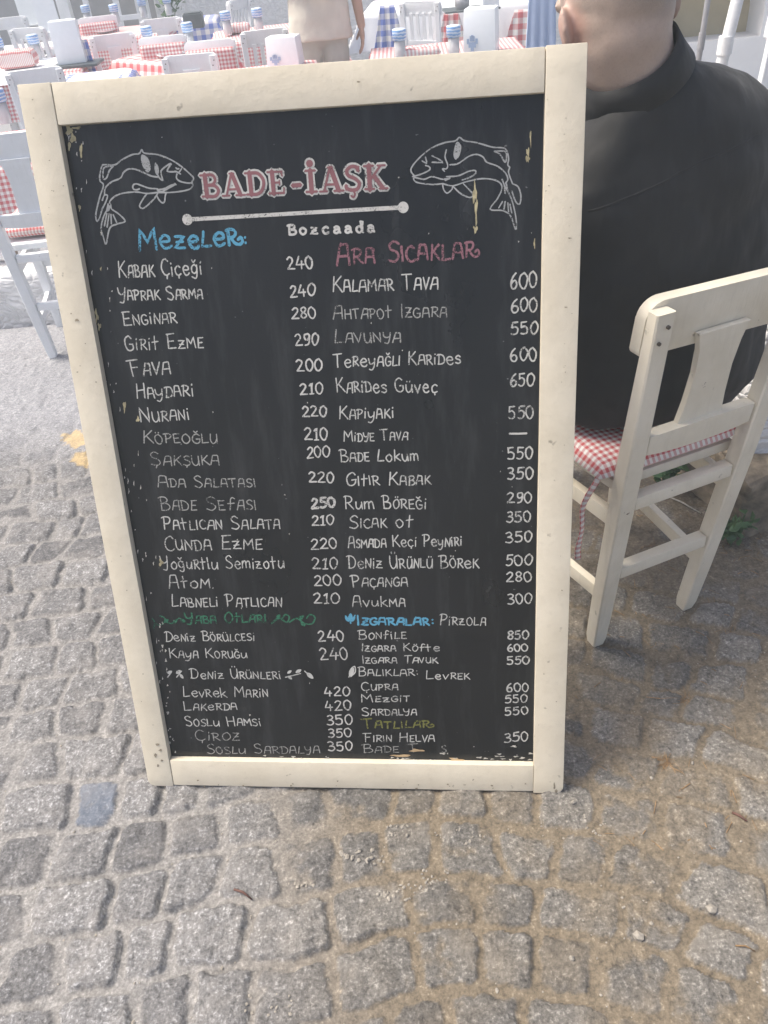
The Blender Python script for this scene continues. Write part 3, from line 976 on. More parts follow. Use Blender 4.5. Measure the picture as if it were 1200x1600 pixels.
PRICE = [
 ("240", 450, 421, 490, 419, 19), ("240", 454, 465, 493, 460, 18), ("280", 456, 498, 494, 497, 17), ("290", 462, 540, 498, 538, 18), ("200", 464, 580, 504, 579, 18),
 ("210", 469, 617, 505, 615, 17), ("220", 473, 651, 511, 650, 16), ("210", 476, 688, 512, 687, 19), ("200", 480, 716, 516, 713, 17), ("220", 483, 754, 522, 754, 16),
 ("250", 487, 794, 524, 792, 15), ("210", 488, 821, 522, 819, 15), ("220", 486, 858, 527, 857, 16), ("210", 489, 889, 528, 888, 17), ("200", 491, 915, 534, 914, 16),
 ("210", 491, 943, 531, 942, 16), ("240", 498, 1002, 538, 1001, 16), ("240", 501, 1031, 544, 1029, 18), ("420", 508, 1088, 547, 1087, 14), ("420", 509, 1111, 549, 1109, 15),
 ("350", 511, 1133, 551, 1132, 15), ("350", 513, 1152, 550, 1151, 13), ("350", 513, 1173, 551, 1172, 14),
 ("600", 797, 452, 839, 448, 24), ("600", 798, 488, 839, 486, 21), ("550", 798, 523, 840, 521, 19), ("600", 797, 564, 839, 563, 20), ("650", 797, 603, 835, 602, 19),
 ("550", 794, 654, 834, 653, 19), ("550", 793, 717, 832, 716, 18), ("350", 793, 749, 833, 748, 18), ("290", 792, 786, 831, 785, 16), ("350", 791, 816, 830, 814, 16),
 ("350", 790, 848, 831, 846, 16), ("500", 790, 884, 832, 882, 16), ("280", 791, 909, 831, 908, 15), ("300", 793, 944, 831, 943, 16), ("850", 793, 999, 826, 998, 13),
 ("600", 793, 1018, 825, 1017, 11), ("550", 792, 1038, 828, 1037, 12), ("600", 791, 1081, 826, 1080, 13), ("550", 789, 1098, 824, 1097, 12), ("550", 789, 1117, 825, 1116, 12),
 ("350", 788, 1160, 825, 1157, 14)]
for k, (s, *a) in enumerate(PRICE):
    write('price', s, *a, B_ if k < 23 else W_, 0.0030 if s != "250" else 0.0052)
dash = bmesh.new()
ribbon(dash, [buv(796, 677.5), buv(810, 677.5), buv(823, 677)], 0.0034)
mesh_obj('price_dash', dash, B_, panel)
write('heading', "MezeLeR", 218, 391, 372, 384, 34, M['chalkblue'], 0.0052, True, 'blue chalk heading over the left column')
write('heading', ":", 382, 384, 388, 384, 24, M['chalkblue'], 0.004)
write('heading', "ARA SICAKLAR", 527, 415, 742, 403, 33, M['chalkpink'], 0.0040, True, 'pink chalk heading over the right column')
write('heading', "YABA OtLARI", 291, 974, 416, 972, 16, M['chalkgreen'], 0.0034, False, 'faint green chalk heading between leafy vines')
write('heading', "IZGARALAR:", 558, 976, 679, 977, 15, M['chalkblue'], 0.0042, False, 'blue chalk heading beside a blue leaf')
write('heading', "TATLILAR", 567, 1138, 672, 1137, 15, M['chalkolive'], 0.0034, True, 'olive green chalk heading near the bottom')

# the two fish, the rule, small leaves and vines
def draw(name, lines, m, f, width=0.0026, fills=()):
    bm = bmesh.new()
    for q in lines:
        P = [buv(*f(p)) for p in q]
        ribbon(bm, spline(P, 5) if len(P) > 2 else P, width, jit=0.18)
    for q in fills:
        P = spline([buv(*f(p)) for p in q], 5, True)
        RB['k'] += 1
        bm.faces.new([bm.verts.new((p[0], p[1], PW + 0.0004 + (RB['k'] % 23) * 0.00002)) for p in P[:-1]])
    return mesh_obj(name, bm, m, panel)

fl = lambda p: (80 + p[0] / 3, 180 + p[1] / 3)
draw('fish_drawing', [
 [(230, 310), (228, 285), (238, 240), (250, 232), (300, 232), (330, 210), (380, 185), (412, 180), (425, 162), (438, 178), (500, 185), (560, 208), (610, 240), (650, 275), (668, 295), (660, 312), (664, 328), (655, 345)],
 [(245, 298), (252, 300), (262, 290), (272, 262), (285, 245), (290, 238), (250, 245), (243, 275), (245, 298)],
 [(230, 310), (245, 325), (240, 350), (232, 370), (222, 408)],
 [(250, 372), (255, 340), (285, 312), (325, 295), (340, 268), (365, 252), (400, 255), (440, 272), (470, 285), (500, 290)],
 [(495, 265), (505, 290), (522, 305), (515, 270), (520, 255), (545, 235), (562, 228), (545, 262), (590, 265)],
 [(585, 246), (592, 252), (600, 250)], [(600, 268), (612, 250)], [(580, 262), (594, 268), (607, 276)],
 [(590, 275), (588, 295), (605, 310), (640, 318), (662, 318)], [(655, 345), (620, 355), (560, 362), (500, 362)],
 [(497, 350), (530, 345), (560, 330), (585, 322), (545, 345), (520, 358), (500, 355)],
 [(500, 345), (460, 342), (425, 330), (400, 322), (385, 328), (385, 345), (400, 350), (415, 345)],
 [(280, 420), (275, 405), (300, 380), (340, 365), (400, 360), (450, 367), (500, 362)],
 [(450, 367), (430, 395), (415, 425), (430, 437), (455, 420), (480, 395), (495, 375), (500, 365)],
 [(495, 375), (505, 395), (520, 410), (532, 405), (535, 380), (540, 362)],
 [(222, 408), (210, 465), (215, 497), (228, 480), (240, 440), (255, 410), (265, 378), (250, 375), (240, 400)],
 [(280, 420), (285, 440), (320, 465), (347, 497), (310, 510), (275, 530), (258, 603), (245, 570), (235, 530), (245, 480), (262, 445), (270, 430)],
 [(262, 460), (250, 520)], [(272, 462), (263, 525)], [(281, 464), (283, 510)], [(291, 466), (308, 503)], [(268, 415), (262, 445)]],
 M['fishchalk'], fl, 0.0023, [[(425, 185), (422, 215), (435, 250), (452, 268), (466, 255), (462, 220), (448, 195)], [(488, 222), (485, 255), (495, 280), (505, 270), (502, 240)],
                  [(268, 420), (258, 450), (272, 448), (278, 430)]])['label'] = 'chalk fish to the left of the title, facing right'
fr = lambda p: (430 + p[0] / 2.449, 180 + p[1] / 2.449)
draw('fish_drawing', [
 [(535, 235), (520, 215), (525, 195), (555, 160), (600, 125), (650, 105), (690, 98), (705, 85), (725, 98), (770, 105), (830, 122), (870, 125), (885, 135), (893, 165), (890, 190), (897, 200), (893, 220), (908, 262)],
 [(838, 138), (860, 150), (880, 180), (885, 155), (878, 138), (838, 138)],
 [(668, 190), (700, 185), (740, 158), (770, 150), (795, 160), (810, 180), (850, 195), (880, 220), (890, 245), (880, 262)],
 [(655, 132), (650, 160), (660, 190), (655, 205), (640, 205), (648, 215)], [(562, 175), (580, 185)], [(575, 160), (580, 180)],
 [(600, 155), (620, 165), (640, 180), (600, 180)], [(525, 235), (560, 225), (590, 210), (590, 198), (575, 192)],
 [(535, 235), (530, 245), (545, 258), (600, 265), (640, 262)], [(535, 238), (570, 245), (600, 235), (640, 245), (670, 240), (650, 250)],
 [(655, 235), (700, 232), (740, 215), (765, 212), (765, 225), (740, 240), (715, 248)],
 [(640, 262), (680, 270), (730, 255), (790, 243), (840, 248), (865, 265), (865, 290), (850, 320)],
 [(640, 262), (645, 285), (658, 298), (675, 285), (680, 270)], [(680, 272), (710, 300), (745, 315), (755, 300), (720, 262)],
 [(850, 320), (823, 360), (870, 365), (900, 385), (920, 437), (922, 400), (910, 340), (895, 300), (880, 275), (868, 245)],
 [(908, 262), (930, 275), (940, 310), (935, 340), (920, 330), (905, 290)],
 [(870, 330), (855, 355)], [(880, 330), (875, 360)], [(890, 335), (893, 370)], [(898, 340), (905, 375)], [(884, 262), (892, 300)], [(876, 270), (880, 300)]],
 M['fishchalk'], fr, 0.0021, [[(690, 110), (682, 150), (690, 170), (705, 155), (712, 120), (700, 102)]])['label'] = 'chalk fish to the right of the title, facing left'
rb = bmesh.new()
ribbon(rb, [buv(293, 343), buv(400, 337), buv(520, 330), buv(630, 324)], 0.0058, jit=0.1)
for px, py in ((293, 343), (630, 324)):
    c = buv(px, py)
    RB['k'] += 1
    rb.faces.new([rb.verts.new((c[0] + 0.0085 * math.cos(a * 0.4), c[1] + 0.0085 * math.sin(a * 0.4), PW + 0.00095)) for a in range(16)])
mesh_obj('title_rule', rb, B_, panel)
ident = lambda p: p
def leaflet(px, py, ang, L, wd):
    c, s = math.cos(ang), math.sin(ang)
    return [(px + c * a * L - s * b * wd, py + s * a * L + c * b * wd) for a, b in ((0, 0), (.35, .5), (.75, .4), (1, 0), (.75, -.4), (.35, -.5))]
vine = [[(238, 966), (246, 976), (255, 974), (258, 966), (250, 962)], [(258, 970), (268, 974), (280, 966), (288, 972)], [(242, 975), (240, 982)],
        [(424, 974), (436, 966), (448, 972), (452, 964), (446, 960), (441, 966)], [(452, 972), (464, 966), (476, 974), (488, 974), (492, 964), (484, 960), (479, 966)]]
draw('vine_drawing', vine, M['chalkgreen'], ident, 0.0028,
     [leaflet(256, 972, -0.5, 9, 5), leaflet(270, 974, -0.7, 10, 5), leaflet(282, 968, 0.4, 9, 5), leaflet(432, 968, -1.0, 10, 6), leaflet(466, 968, -0.6, 11, 6), leaflet(470, 972, 0.7, 9, 5)])
draw('leaf_drawing', [[(262, 1058), (268, 1050)], [(276, 1058), (284, 1048)], [(446, 1058), (470, 1052)], [(476, 1048), (486, 1058)]], W_, ident, 0.002,
     [leaflet(262, 1052, -0.5, 8, 5), leaflet(275, 1052, -0.6, 9, 5), leaflet(281, 1053, 0.9, 9, 4), leaflet(449, 1052, -0.6, 8, 4), leaflet(462, 1051, -0.5, 10, 5), leaflet(450, 1056, 0.7, 8, 4), leaflet(479, 1051, 0.7, 14, 6)])
draw('leaf_drawing', [[(548, 974), (547, 966)], [(540, 962), (546, 970)], [(555, 961), (549, 970)]], M['chalkblue'], ident, 0.0026,
     [leaflet(547, 971, -1.5, 13, 7), leaflet(546, 971, -2.3, 10, 5), leaflet(548, 971, -0.8, 10, 5)])['label'] = 'small blue chalk leaf'
draw('leaf_drawing', [[(545, 1058), (552, 1044)], [(546, 1055), (547, 1047), (554, 1041), (555, 1050), (548, 1057)]], W_, ident, 0.0022, [leaflet(547, 1056, -1.15, 14, 6)])

# title: slab letters, white outline under dusty rose fill
SL = {
 'B': (.74, [([(.20, .0), (.20, 1)], .20), ([(.02, .05), (.34, .05)], .10), ([(.02, .95), (.34, .95)], .10), (spline([(.20, .95), (.48, .95), (.58, .75), (.46, .54), (.24, .52)], 6), .13), (spline([(.24, .52), (.52, .50), (.66, .28), (.52, .05), (.20, .05)], 6), .15)]),
 'A': (.86, [([(.16, .03), (.42, .97)], .10), ([(.44, .97), (.70, .03)], .20), ([(.24, .30), (.58, .30)], .10), ([(.0, .04), (.28, .04)], .09), ([(.52, .04), (.88, .04)], .09), ([(.34, .97), (.52, .97)], .08)]),
 'D': (.80, [([(.20, 0), (.20, 1)], .20), ([(.02, .05), (.34, .05)], .10), ([(.02, .95), (.34, .95)], .10), (spline([(.20, .95), (.50, .93), (.68, .70), (.70, .45), (.60, .18), (.42, .05), (.20, .05)], 6), .15)]),
 'E': (.68, [([(.20, 0), (.20, 1)], .20), ([(.02, .05), (.60, .05)], .10), ([(.02, .95), (.58, .95)], .10), ([(.20, .50), (.46, .50)], .10), ([(.58, .05), (.61, .26)], .08), ([(.55, .95), (.57, .76)], .08), ([(.45, .40), (.45, .60)], .06)]),
 'İ': (.46, [([(.22, 0), (.22, .92)], .20), ([(.02, .05), (.42, .05)], .10), ([(.04, .88), (.40, .88)], .10)]),
 'Ş': (.66, [(spline([(.52, .78), (.46, .93), (.28, .96), (.12, .82), (.16, .62), (.40, .48), (.54, .30), (.46, .08), (.26, .04), (.08, .12), (.06, .24)], 6), .15), ([(.54, .96), (.54, .74)], .07), ([(.05, .04), (.05, .26)], .07), (spline([(.30, .04), (.36, -.12), (.30, -.24), (.22, -.18)], 4), .09)]),
 'K': (.86, [([(.20, 0), (.20, 1)], .20), ([(.02, .05), (.36, .05)], .10), ([(.02, .95), (.36, .95)], .10), ([(.62, .95), (.26, .45)], .10), ([(.36, .56), (.68, .05)], .18), ([(.50, .95), (.78, .95)], .09), ([(.54, .05), (.84, .05)], .09)]),
}
def title_piece(s, x0, y0, x1, y1, H, bmo, bmf):
    u0, v0 = buv(x0, y0)
    u1, v1 = buv(x1, y1)
    hb = buv((x0 + x1) / 2, (y0 + y1) / 2 - H)[1] - buv((x0 + x1) / 2, (y0 + y1) / 2)[1]
    tot = sum(SL[c][0] + 0.05 for c in s) - 0.05
    ax = np.array((u1 - u0, v1 - v0)) / tot
    x = 0.0
    for c in s:
        for pts, wd in SL[c][1]:
            P = [np.array((u0, v0)) + ax * (p[0] + x) + np.array((0, hb)) * p[1] for p in pts]
            RB['k'] += 1
            ribbon(bmo, P, wd * hb + 0.0058, PW + 0.0004 + (RB['k'] % 37) * 0.00001, 0.05)
            ribbon(bmf, P, wd * hb, PW + 0.0009 + (RB['k'] % 37) * 0.00001, 0.04)
        if c == 'İ':
            p = np.array((u0, v0)) + ax * (x + 0.22) + np.array((0, hb * 1.16))
            for b_, r_, z_ in ((bmo, 0.0085, 0.00085), (bmf, 0.0055, 0.0014)):
                b_.faces.new([b_.verts.new((p[0] + r_ * math.cos(a * 0.5236), p[1] + r_ * math.sin(a * 0.5236), PW + z_)) for a in range(12)])
        x += SL[c][0] + 0.05
bo_, bf_ = bmesh.new(), bmesh.new()
title_piece("BADE", 316, 309, 448, 303, 37, bo_, bf_)
title_piece("İAŞK", 478, 302, 607, 296, 40, bo_, bf_)
for bb, ww, zz in ((bo_, 0.0115, 0.00045), (bf_, 0.0065, 0.00095)):
    ribbon(bb, [buv(457, 290), buv(470, 289)], ww, PW + zz)
mesh_obj('title_outline', bo_, W_, panel)
mesh_obj('title_lettering', bf_, M['chalkred'], panel)['label'] = 'dusty rose slab letters outlined in white chalk'
# typed-looking island name under the rule
sm = bmesh.new()
letters = "Bozcaada"
for k, ch in enumerate(letters):
    cx, cy = 451 + k * 17.6, 367 - k * 0.62
    u0, v0 = buv(cx, cy)
    hb = buv(cx, cy - 16)[1] - v0
    wd, st = G[ch]
    for q in st:
        typ = q[0] if isinstance(q[0], str) else 'p'
        pts = [np.array(p, float) for p in (q[1:] if typ != 'p' else q)]
        pts = spline(pts, 6, False) if typ == 's' else (spline(pts + [pts[0]], 6) if typ == 'c' else pts)
        kx = 0.0150 / 0.5 * 0.80
        ribbon(sm, [np.array((u0, v0)) + np.array((p[0] * kx, p[1] * hb * (1.05 if ch != 'B' else .95))) for p in pts], 0.0036)
mesh_obj('place_name', sm, B_, panel)

# flaked paint, drips and wear round the panel's edge
def chips(name, m, spots):
    bm = bmesh.new()
    rng = random.Random(3)
    for k, (px, py, rx, ry) in enumerate(spots):
        ph = rng.uniform(0, 6)
        pts = []
        for a in range(14):
            t = a / 14 * 2 * math.pi
            rr = 1 + 0.35 * math.sin(3 * t + ph) + rng.uniform(-0.3, 0.3)
            pts.append(buv(px + rx * rr * math.cos(t), py + ry * rr * math.sin(t)))
        bm.faces.new([bm.verts.new((p[0], p[1], PW + 0.00125 + (k % 60) * 0.00001)) for p in pts])
    return mesh_obj(name, bm, m, panel)
rngc = random.Random(9)
sp = [(108, 204, 5, 8), (114, 216, 4, 7), (127, 235, 2.2, 10), (109, 228, 2, 6), (120, 200, 6, 2), (742, 300, 3, 16), (744, 330, 2, 18), (743, 358, 3.5, 5), (825, 240, 2, 10), (824, 248, 3.5, 4), (829, 215, 1.2, 12),
      (152, 495, 2, 8), (156, 510, 2.2, 5), (195, 636, 2, 8), (216, 655, 2.5, 4), (252, 878, 3, 5), (125, 325, 1.8, 6), (158, 420, 1.2, 3), (835, 380, 1.2, 8), (150, 488, 1.5, 5)]
chips('paint_drip', M['chip'], sp)['kind'] = 'stuff'
sp = []
for k in range(46):
    y = rngc.uniform(200, 1150)
    sp.append((98 + (y - 195) * 0.168 + rngc.uniform(4, 34), y, rngc.uniform(0.4, 1.0), rngc.uniform(0.8, 4.0)))
for k in range(60):
    x = 270 + 560 * rngc.random() ** 0.7
    sp.append((x, 1184 + (x - 270) * 0.012 - abs(rngc.gauss(0, 6)) * (1.6 if x > 690 else 0.5), rngc.uniform(0.8, 4.5), rngc.uniform(0.5, 1.5)))
for k in range(34):
    x = rngc.uniform(100, 845)
    sp.append((x, rngc.uniform(200, 1170), rngc.uniform(0.5, 1.1), rngc.uniform(0.5, 1.3)))
for k in range(26):
    y = rngc.uniform(960, 1180)
    sp.append((244 + (y - 960) * 0.1 + rngc.uniform(0, 12), y, rngc.uniform(0.5, 1.6), rngc.uniform(0.7, 2.4)))
chips('paint_flake', M['chipwhite'], sp)['kind'] = 'stuff'
def frame_wear():
    rg = random.Random(31)
    spots = [(246, 1163, 3, 2.2), (251, 1172, 2.4, 1.8), (243, 1180, 2, 3), (253, 1188, 2.2, 1.5), (247, 1196, 1.6, 2.4), (866, 1228, 1.5, 5), (869, 1236, 2.2, 2.5), (120, 500, 3, 2), (890, 372, 3, 1), (884, 480, 2.4, 0.8), (560, 128, 3, 1.2)]
    for k in range(26):
        spots.append((rg.uniform(250, 870), 1226 + rg.gauss(0, 4), rg.uniform(0.5, 2.2), rg.uniform(0.4, 1.2)))
    for k in range(22):
        y = rg.uniform(150, 1200)
        spots.append((rg.uniform(858, 906) - (y - 70) * 0.028, y, rg.uniform(0.4, 1.4), rg.uniform(0.3, 1.0)))
        spots.append((rg.uniform(36, 72) + (y - 132) * 0.186, y, rg.uniform(0.4, 1.4), rg.uniform(0.3, 1.0)))
    bm = bmesh.new()
    for k, (px, py, rx, ry) in enumerate(spots):
        ph = rg.uniform(0, 6)
        pts = [buv(px + rx * (1 + 0.3 * math.sin(3 * a * 0.524 + ph) + rg.uniform(-.25, .25)) * math.cos(a * 0.524), py + ry * (1 + rg.uniform(-.3, .3)) * math.sin(a * 0.524), 0) for a in range(12)]
        bm.faces.new([bm.verts.new((p[0], p[1], 0.0009 + (k % 40) * 0.00001)) for p in pts])
    mesh_obj('paint_wear', bm, M['wear'], board)['kind'] = 'stuff'
M['wear'] = m_plain('bared grey wood', (0.34, 0.29, 0.21), 0.8, 0.5, 140)
frame_wear()
dum = chips('wood_scar', M['tan'], [(712, 1187, 11, 3), (650, 1172, 10, 2), (626, 1180, 16, 1.6), (560, 1189, 40, 1.2)])

# ---------------------------------------------------------------- chairs
def rrect(x0, x1, z0, z1, rt, rb_=0.006, n=6):
    pts = []
    for cx, cz, r, a0 in ((x1 - rt, z1 - rt, rt, 0), (x0 + rt, z1 - rt, rt, 90), (x0 + rb_, z0 + rb_, rb_, 180), (x1 - rb_, z0 + rb_, rb_, 270)):
        for k in range(n + 1):
            a = R_(a0 + 90 * k / n)
            pts.append((cx + r * math.cos(a), cz + r * math.sin(a)))
    return pts

def make_chair(label, cat, m, style='splat', group=None, screws=True, sag=0.0):
    """origin between the rear feet; +y is the way the sitter faces"""
    t = thing('wooden_chair', label, cat, group=group)
    rec = math.tan(R_(6))
    by = lambda z: -rec * z + 0.0
    for s in (-1, 1):
        bm = bmesh.new()
        lv = [(0.130, 0.0, 0.028, 0.030), (0.131, 0.025, 0.034, 0.036), (0.135, 0.15, 0.039, 0.037), (0.145, 0.50, 0.040, 0.037), (0.152, 0.875, 0.038, 0.026)]
        prev = None
        for x, z, wd, dp in lv:
            c = 0.0028
            ring = [bm.verts.new((s * x + px_, by(z) + py_, z)) for px_, py_ in ((-wd / 2 + c, -dp / 2), (wd / 2 - c, -dp / 2), (wd / 2, -dp / 2 + c), (wd / 2, dp / 2 - c), (wd / 2 - c, dp / 2), (-wd / 2 + c, dp / 2), (-wd / 2, dp / 2 - c), (-wd / 2, -dp / 2 + c))]
            if prev:
                for k in range(8):
                    bm.faces.new((prev[k], prev[(k + 1) % 8], ring[(k + 1) % 8], ring[k]))
            else:
                bm.faces.new(ring[::-1])
            prev = ring
        bm.faces.new(prev)
        leg = mesh_obj('rear_leg', bm, m, t, True, R_(30))
        if screws:
            for z, dx in ((0.850, 0.006), (0.822, -0.006)):
                bm = bmesh.new()
                tube(bm, [(s * 0.152 + dx, by(z) - 0.012, z), (s * 0.152 + dx, by(z) - 0.0175, z)], 0.0035, 8)
                mesh_obj('screw', bm, M['screw'], leg)
        bm = bmesh.new()
        beam(bm, (s * 0.165, 0.335, 0), (s * 0.165, 0.325, 0.46), 0.034, 0.034, 0.042, 0.042)
        mesh_obj('front_leg', bm, m, t, True, R_(30))
    T = Matrix.Translation((0, 0, 0)) @ Matrix.Shear('XZ', 4, (0, 0))
    def leanmat():
        Mx = Matrix.Identity(4)
        Mx[1][2] = -rec
        return Mx
    LMx = leanmat()
    bm = bmesh.new()
    prism(bm, [(x, z - 0.010 - sag * (x + 0.19)) for x, z in rrect(-0.170, 0.176, 0.795, 0.898, 0.034, 0.010)], 0.014, 0.040, LMx, 0.0018)
    mesh_obj('top_rail', bm, m, t, True, R_(35))
    if style == 'splat':
        bm = bmesh.new()
        pr = [(-0.052, 0.612), (0.052, 0.612), (0.045, 0.66), (0.040, 0.72), (0.046, 0.77), (0.056, 0.806), (-0.056, 0.806), (-0.046, 0.77), (-0.040, 0.72), (-0.045, 0.66)]
        prism(bm, pr, 0.000, 0.013, LMx, 0.002)
        mesh_obj('splat', bm, m, t)
    else:
        for k in range(4):
            bm = bmesh.new()
            x = -0.081 + 0.054 * k
            prism(bm, [(x - 0.013, 0.612), (x + 0.013, 0.612), (x + 0.013, 0.806), (x - 0.013, 0.806)], 0.000, 0.013, LMx, 0.002)
            mesh_obj('slat', bm, m, t)
    bm = bmesh.new()
    n = 10
    prev = None
    lo = []
    pts = [(x, 0.570 + 0.016 * (1 - (x / 0.123) ** 2) * -0.5) for x in np.linspace(-0.123, 0.123, n)]
    top = [(x, 0.614) for x in np.linspace(0.123, -0.123, n)]
    prism(bm, pts + top, -0.012, 0.014, LMx, 0.003)
    mesh_obj('lower_rail', bm, m, t, True, R_(35))
    def stretch(a, b, wd=0.034, d=0.018, side=Vector((0, 0, 1))):
        bm = bmesh.new()
        beam(bm, a, b, wd, d, side=side, bev=0.0015)
        mesh_obj('stretcher', bm, m, t, True, R_(30))
    stretch((-0.120, by(0.445), 0.445), (0.120, by(0.445), 0.445), 0.029, 0.026)
    stretch((-0.114, by(0.24), 0.24), (0.114, by(0.24), 0.24), 0.029, 0.026)
    for s in (-1, 1):
        stretch((s * 0.142, by(0.395) + 0.02, 0.395), (s * 0.165, 0.310, 0.385), 0.036, 0.018)
        stretch((s * 0.134, by(0.165) + 0.018, 0.165), (s * 0.165, 0.314, 0.160), 0.034, 0.018)
    stretch((-0.146, 0.328, 0.30), (0.146, 0.328, 0.30), 0.034, 0.018)
    bm = bmesh.new()
    pr = [(-0.150, -0.020), (0.150, -0.020), (0.192, 0.36), (-0.192, 0.36)]
    vs = []
    tb = bmesh.new()
    lo = [tb.verts.new((x, y, 0.466)) for x, y in pr]
    hi = [tb.verts.new((x, y, 0.490)) for x, y in pr]
    tb.faces.new(lo[::-1])
    tb.faces.new(hi)
    for k in range(4):
        tb.faces.new((lo[k], lo[(k + 1) % 4], hi[(k + 1) % 4], hi[k]))
    bmesh.ops.bevel(tb, geom=tb.edges[:], offset=0.005, segments=2, profile=0.6, affect='EDGES')
    mesh_obj('seat', tb, m, t, True, R_(35))
    return t

def cushion_mesh(wx, wy, h, rnd=0.25, seed=0, n=22):
    """soft pad with UV in metres"""
    bm = bmesh.new()
    uvl = bm.loops.layers.uv.new('UVMap')
    def P(u, v, top):
        a, b = 2 * u - 1, 2 * v - 1
        k = max(0.0, (1 - abs(a) ** 8)) * max(0.0, (1 - abs(b) ** 8))
        th = h * 0.5 * k ** 0.45
        # pulled in corners
        sx = 1 - 0.03 * abs(b) ** 3
        sy = 1 - 0.02 * abs(a) ** 3
        wr = 0.004 * math.sin(9 * a + seed) * math.sin(7 * b + 2 * seed) * k
        return Vector((a * wx / 2 * sx, b * wy / 2 * sy, (th + wr) if top else -th * 0.8))
    for top in (True, False):
        vs = [[bm.verts.new(P(i / n, j / n, top)) for i in range(n + 1)] for j in range(n + 1)]
        for j in range(n):
            for i in range(n):
                q = [(i, j), (i + 1, j), (i + 1, j + 1), (i, j + 1)]
                f = bm.faces.new([vs[b][a] for a, b in (q if top else q[::-1])])
                for l, (a, b) in zip(f.loops, (q if top else q[::-1])):
                    l[uvl].uv = (a / n * wx * 1.06, b / n * wy * 1.06)
    bmesh.ops.remove_doubles(bm, verts=bm.verts[:], dist=1e-5)
    return bm

def strap(bm, pts, wd, seed=0):
    """thin cloth tie with UV"""
    uvl = bm.loops.layers.uv.verify()
    P = [Vector(tuple(p)) for p in spline(pts, 6)]
    L = 0
    prev = None
    for i, p in enumerate(P):
        d = (P[min(i + 1, len(P) - 1)] - P[max(0, i - 1)]).normalized()
        tw = 0.5 * math.sin(i * 0.25 + seed)
        x = Vector((math.cos(tw), math.sin(tw) * 0.6, 0.1))
        x = (x - d * x.dot(d)).normalized()
        y = d.cross(x)
        ring = [bm.verts.new(p + x * wd * a + y * wd * 0.35 * b) for a, b in ((-1, -0.4), (0, -1), (1, -0.4), (1, 0.4), (0, 1), (-1, 0.4))]
        if prev:
            st = (P[i] - P[i - 1]).length
            for k in range(6):
                f = bm.faces.new((prev[k], prev[(k + 1) % 6], ring[(k + 1) % 6], ring[k]))
                for l, (a, b) in zip(f.loops, ((k, L), (k + 1, L), (k + 1, L + st), (k, L + st))):
                    l[uvl].uv = (a * wd * 0.7, b)
            L += st
        prev = ring
    try:
        bm.faces.new(prev)
    except ValueError:
        pass

NCX, NCY, NYAW = 0.593, 1.352, R_(20.2)
near_chair = make_chair('cream painted wooden chair the man in the black shirt sits on', 'chair', M['chairpaint'], 'splat', sag=0.03)
near_chair.location = (NCX, NCY, 0.0)
near_chair.rotation_euler = (0, 0, NYAW)
MC = Matrix.Translation((NCX, NCY, 0)) @ Matrix.Rotation(NYAW, 4, 'Z')

def place_cushion(label, loc, rz, group=None, ties=True, wx=0.37, wy=0.37, h=0.055, m=None, tie_pts=None):
    t = thing('seat_cushion', label, 'cushion', loc, rz, group)
    mesh_obj('pad', cushion_mesh(wx, wy, h, seed=random.random() * 6), m or M['red'], t, True)
    for q in (tie_pts or ()):
        bm = bmesh.new()
        strap(bm, q, 0.0062, seed=random.random() * 5)
        mesh_obj('tie', bm, m or M['red'], t, True)
    return t
cp = MC @ Vector((-0.004, 0.172, 0.521))
place_cushion('red and white gingham cushion under the man in the black shirt, its tie hanging down', cp, NYAW, h=0.066, wx=0.40, wy=0.43, tie_pts=(
    [(-0.165, -0.175, 0.0), (-0.185, -0.190, -0.02), (-0.200, -0.185, -0.055), (-0.205, -0.18, -0.09), (-0.203, -0.182, -0.14), (-0.207, -0.18, -0.19), (-0.203, -0.178, -0.225)],
    [(-0.165, -0.175, 0.0), (-0.150, -0.200, -0.012), (-0.142, -0.202, -0.035), (-0.146, -0.198, -0.05)],
    [(0.165, -0.165, 0.0), (0.188, -0.165, 0.02), (0.203, -0.16, 0.0), (0.207, -0.16, -0.04), (0.198, -0.16, -0.095)]))

# ---------------------------------------------------------------- people
def person(name, label, loc, rz, body_bm, skin_m, vox=0.007, smooth=3):
    t = thing(name, label, 'person', loc, rz)
    b = mesh_obj('body', body_bm, skin_m, t, True)
    md = b.modifiers.new('remesh', 'REMESH')
    md.mode = 'VOXEL'
    md.voxel_size = vox
    md.use_smooth_shade = True
    sm_ = b.modifiers.new('smooth', 'SMOOTH')
    sm_.factor = 0.5
    sm_.iterations = smooth
    return t

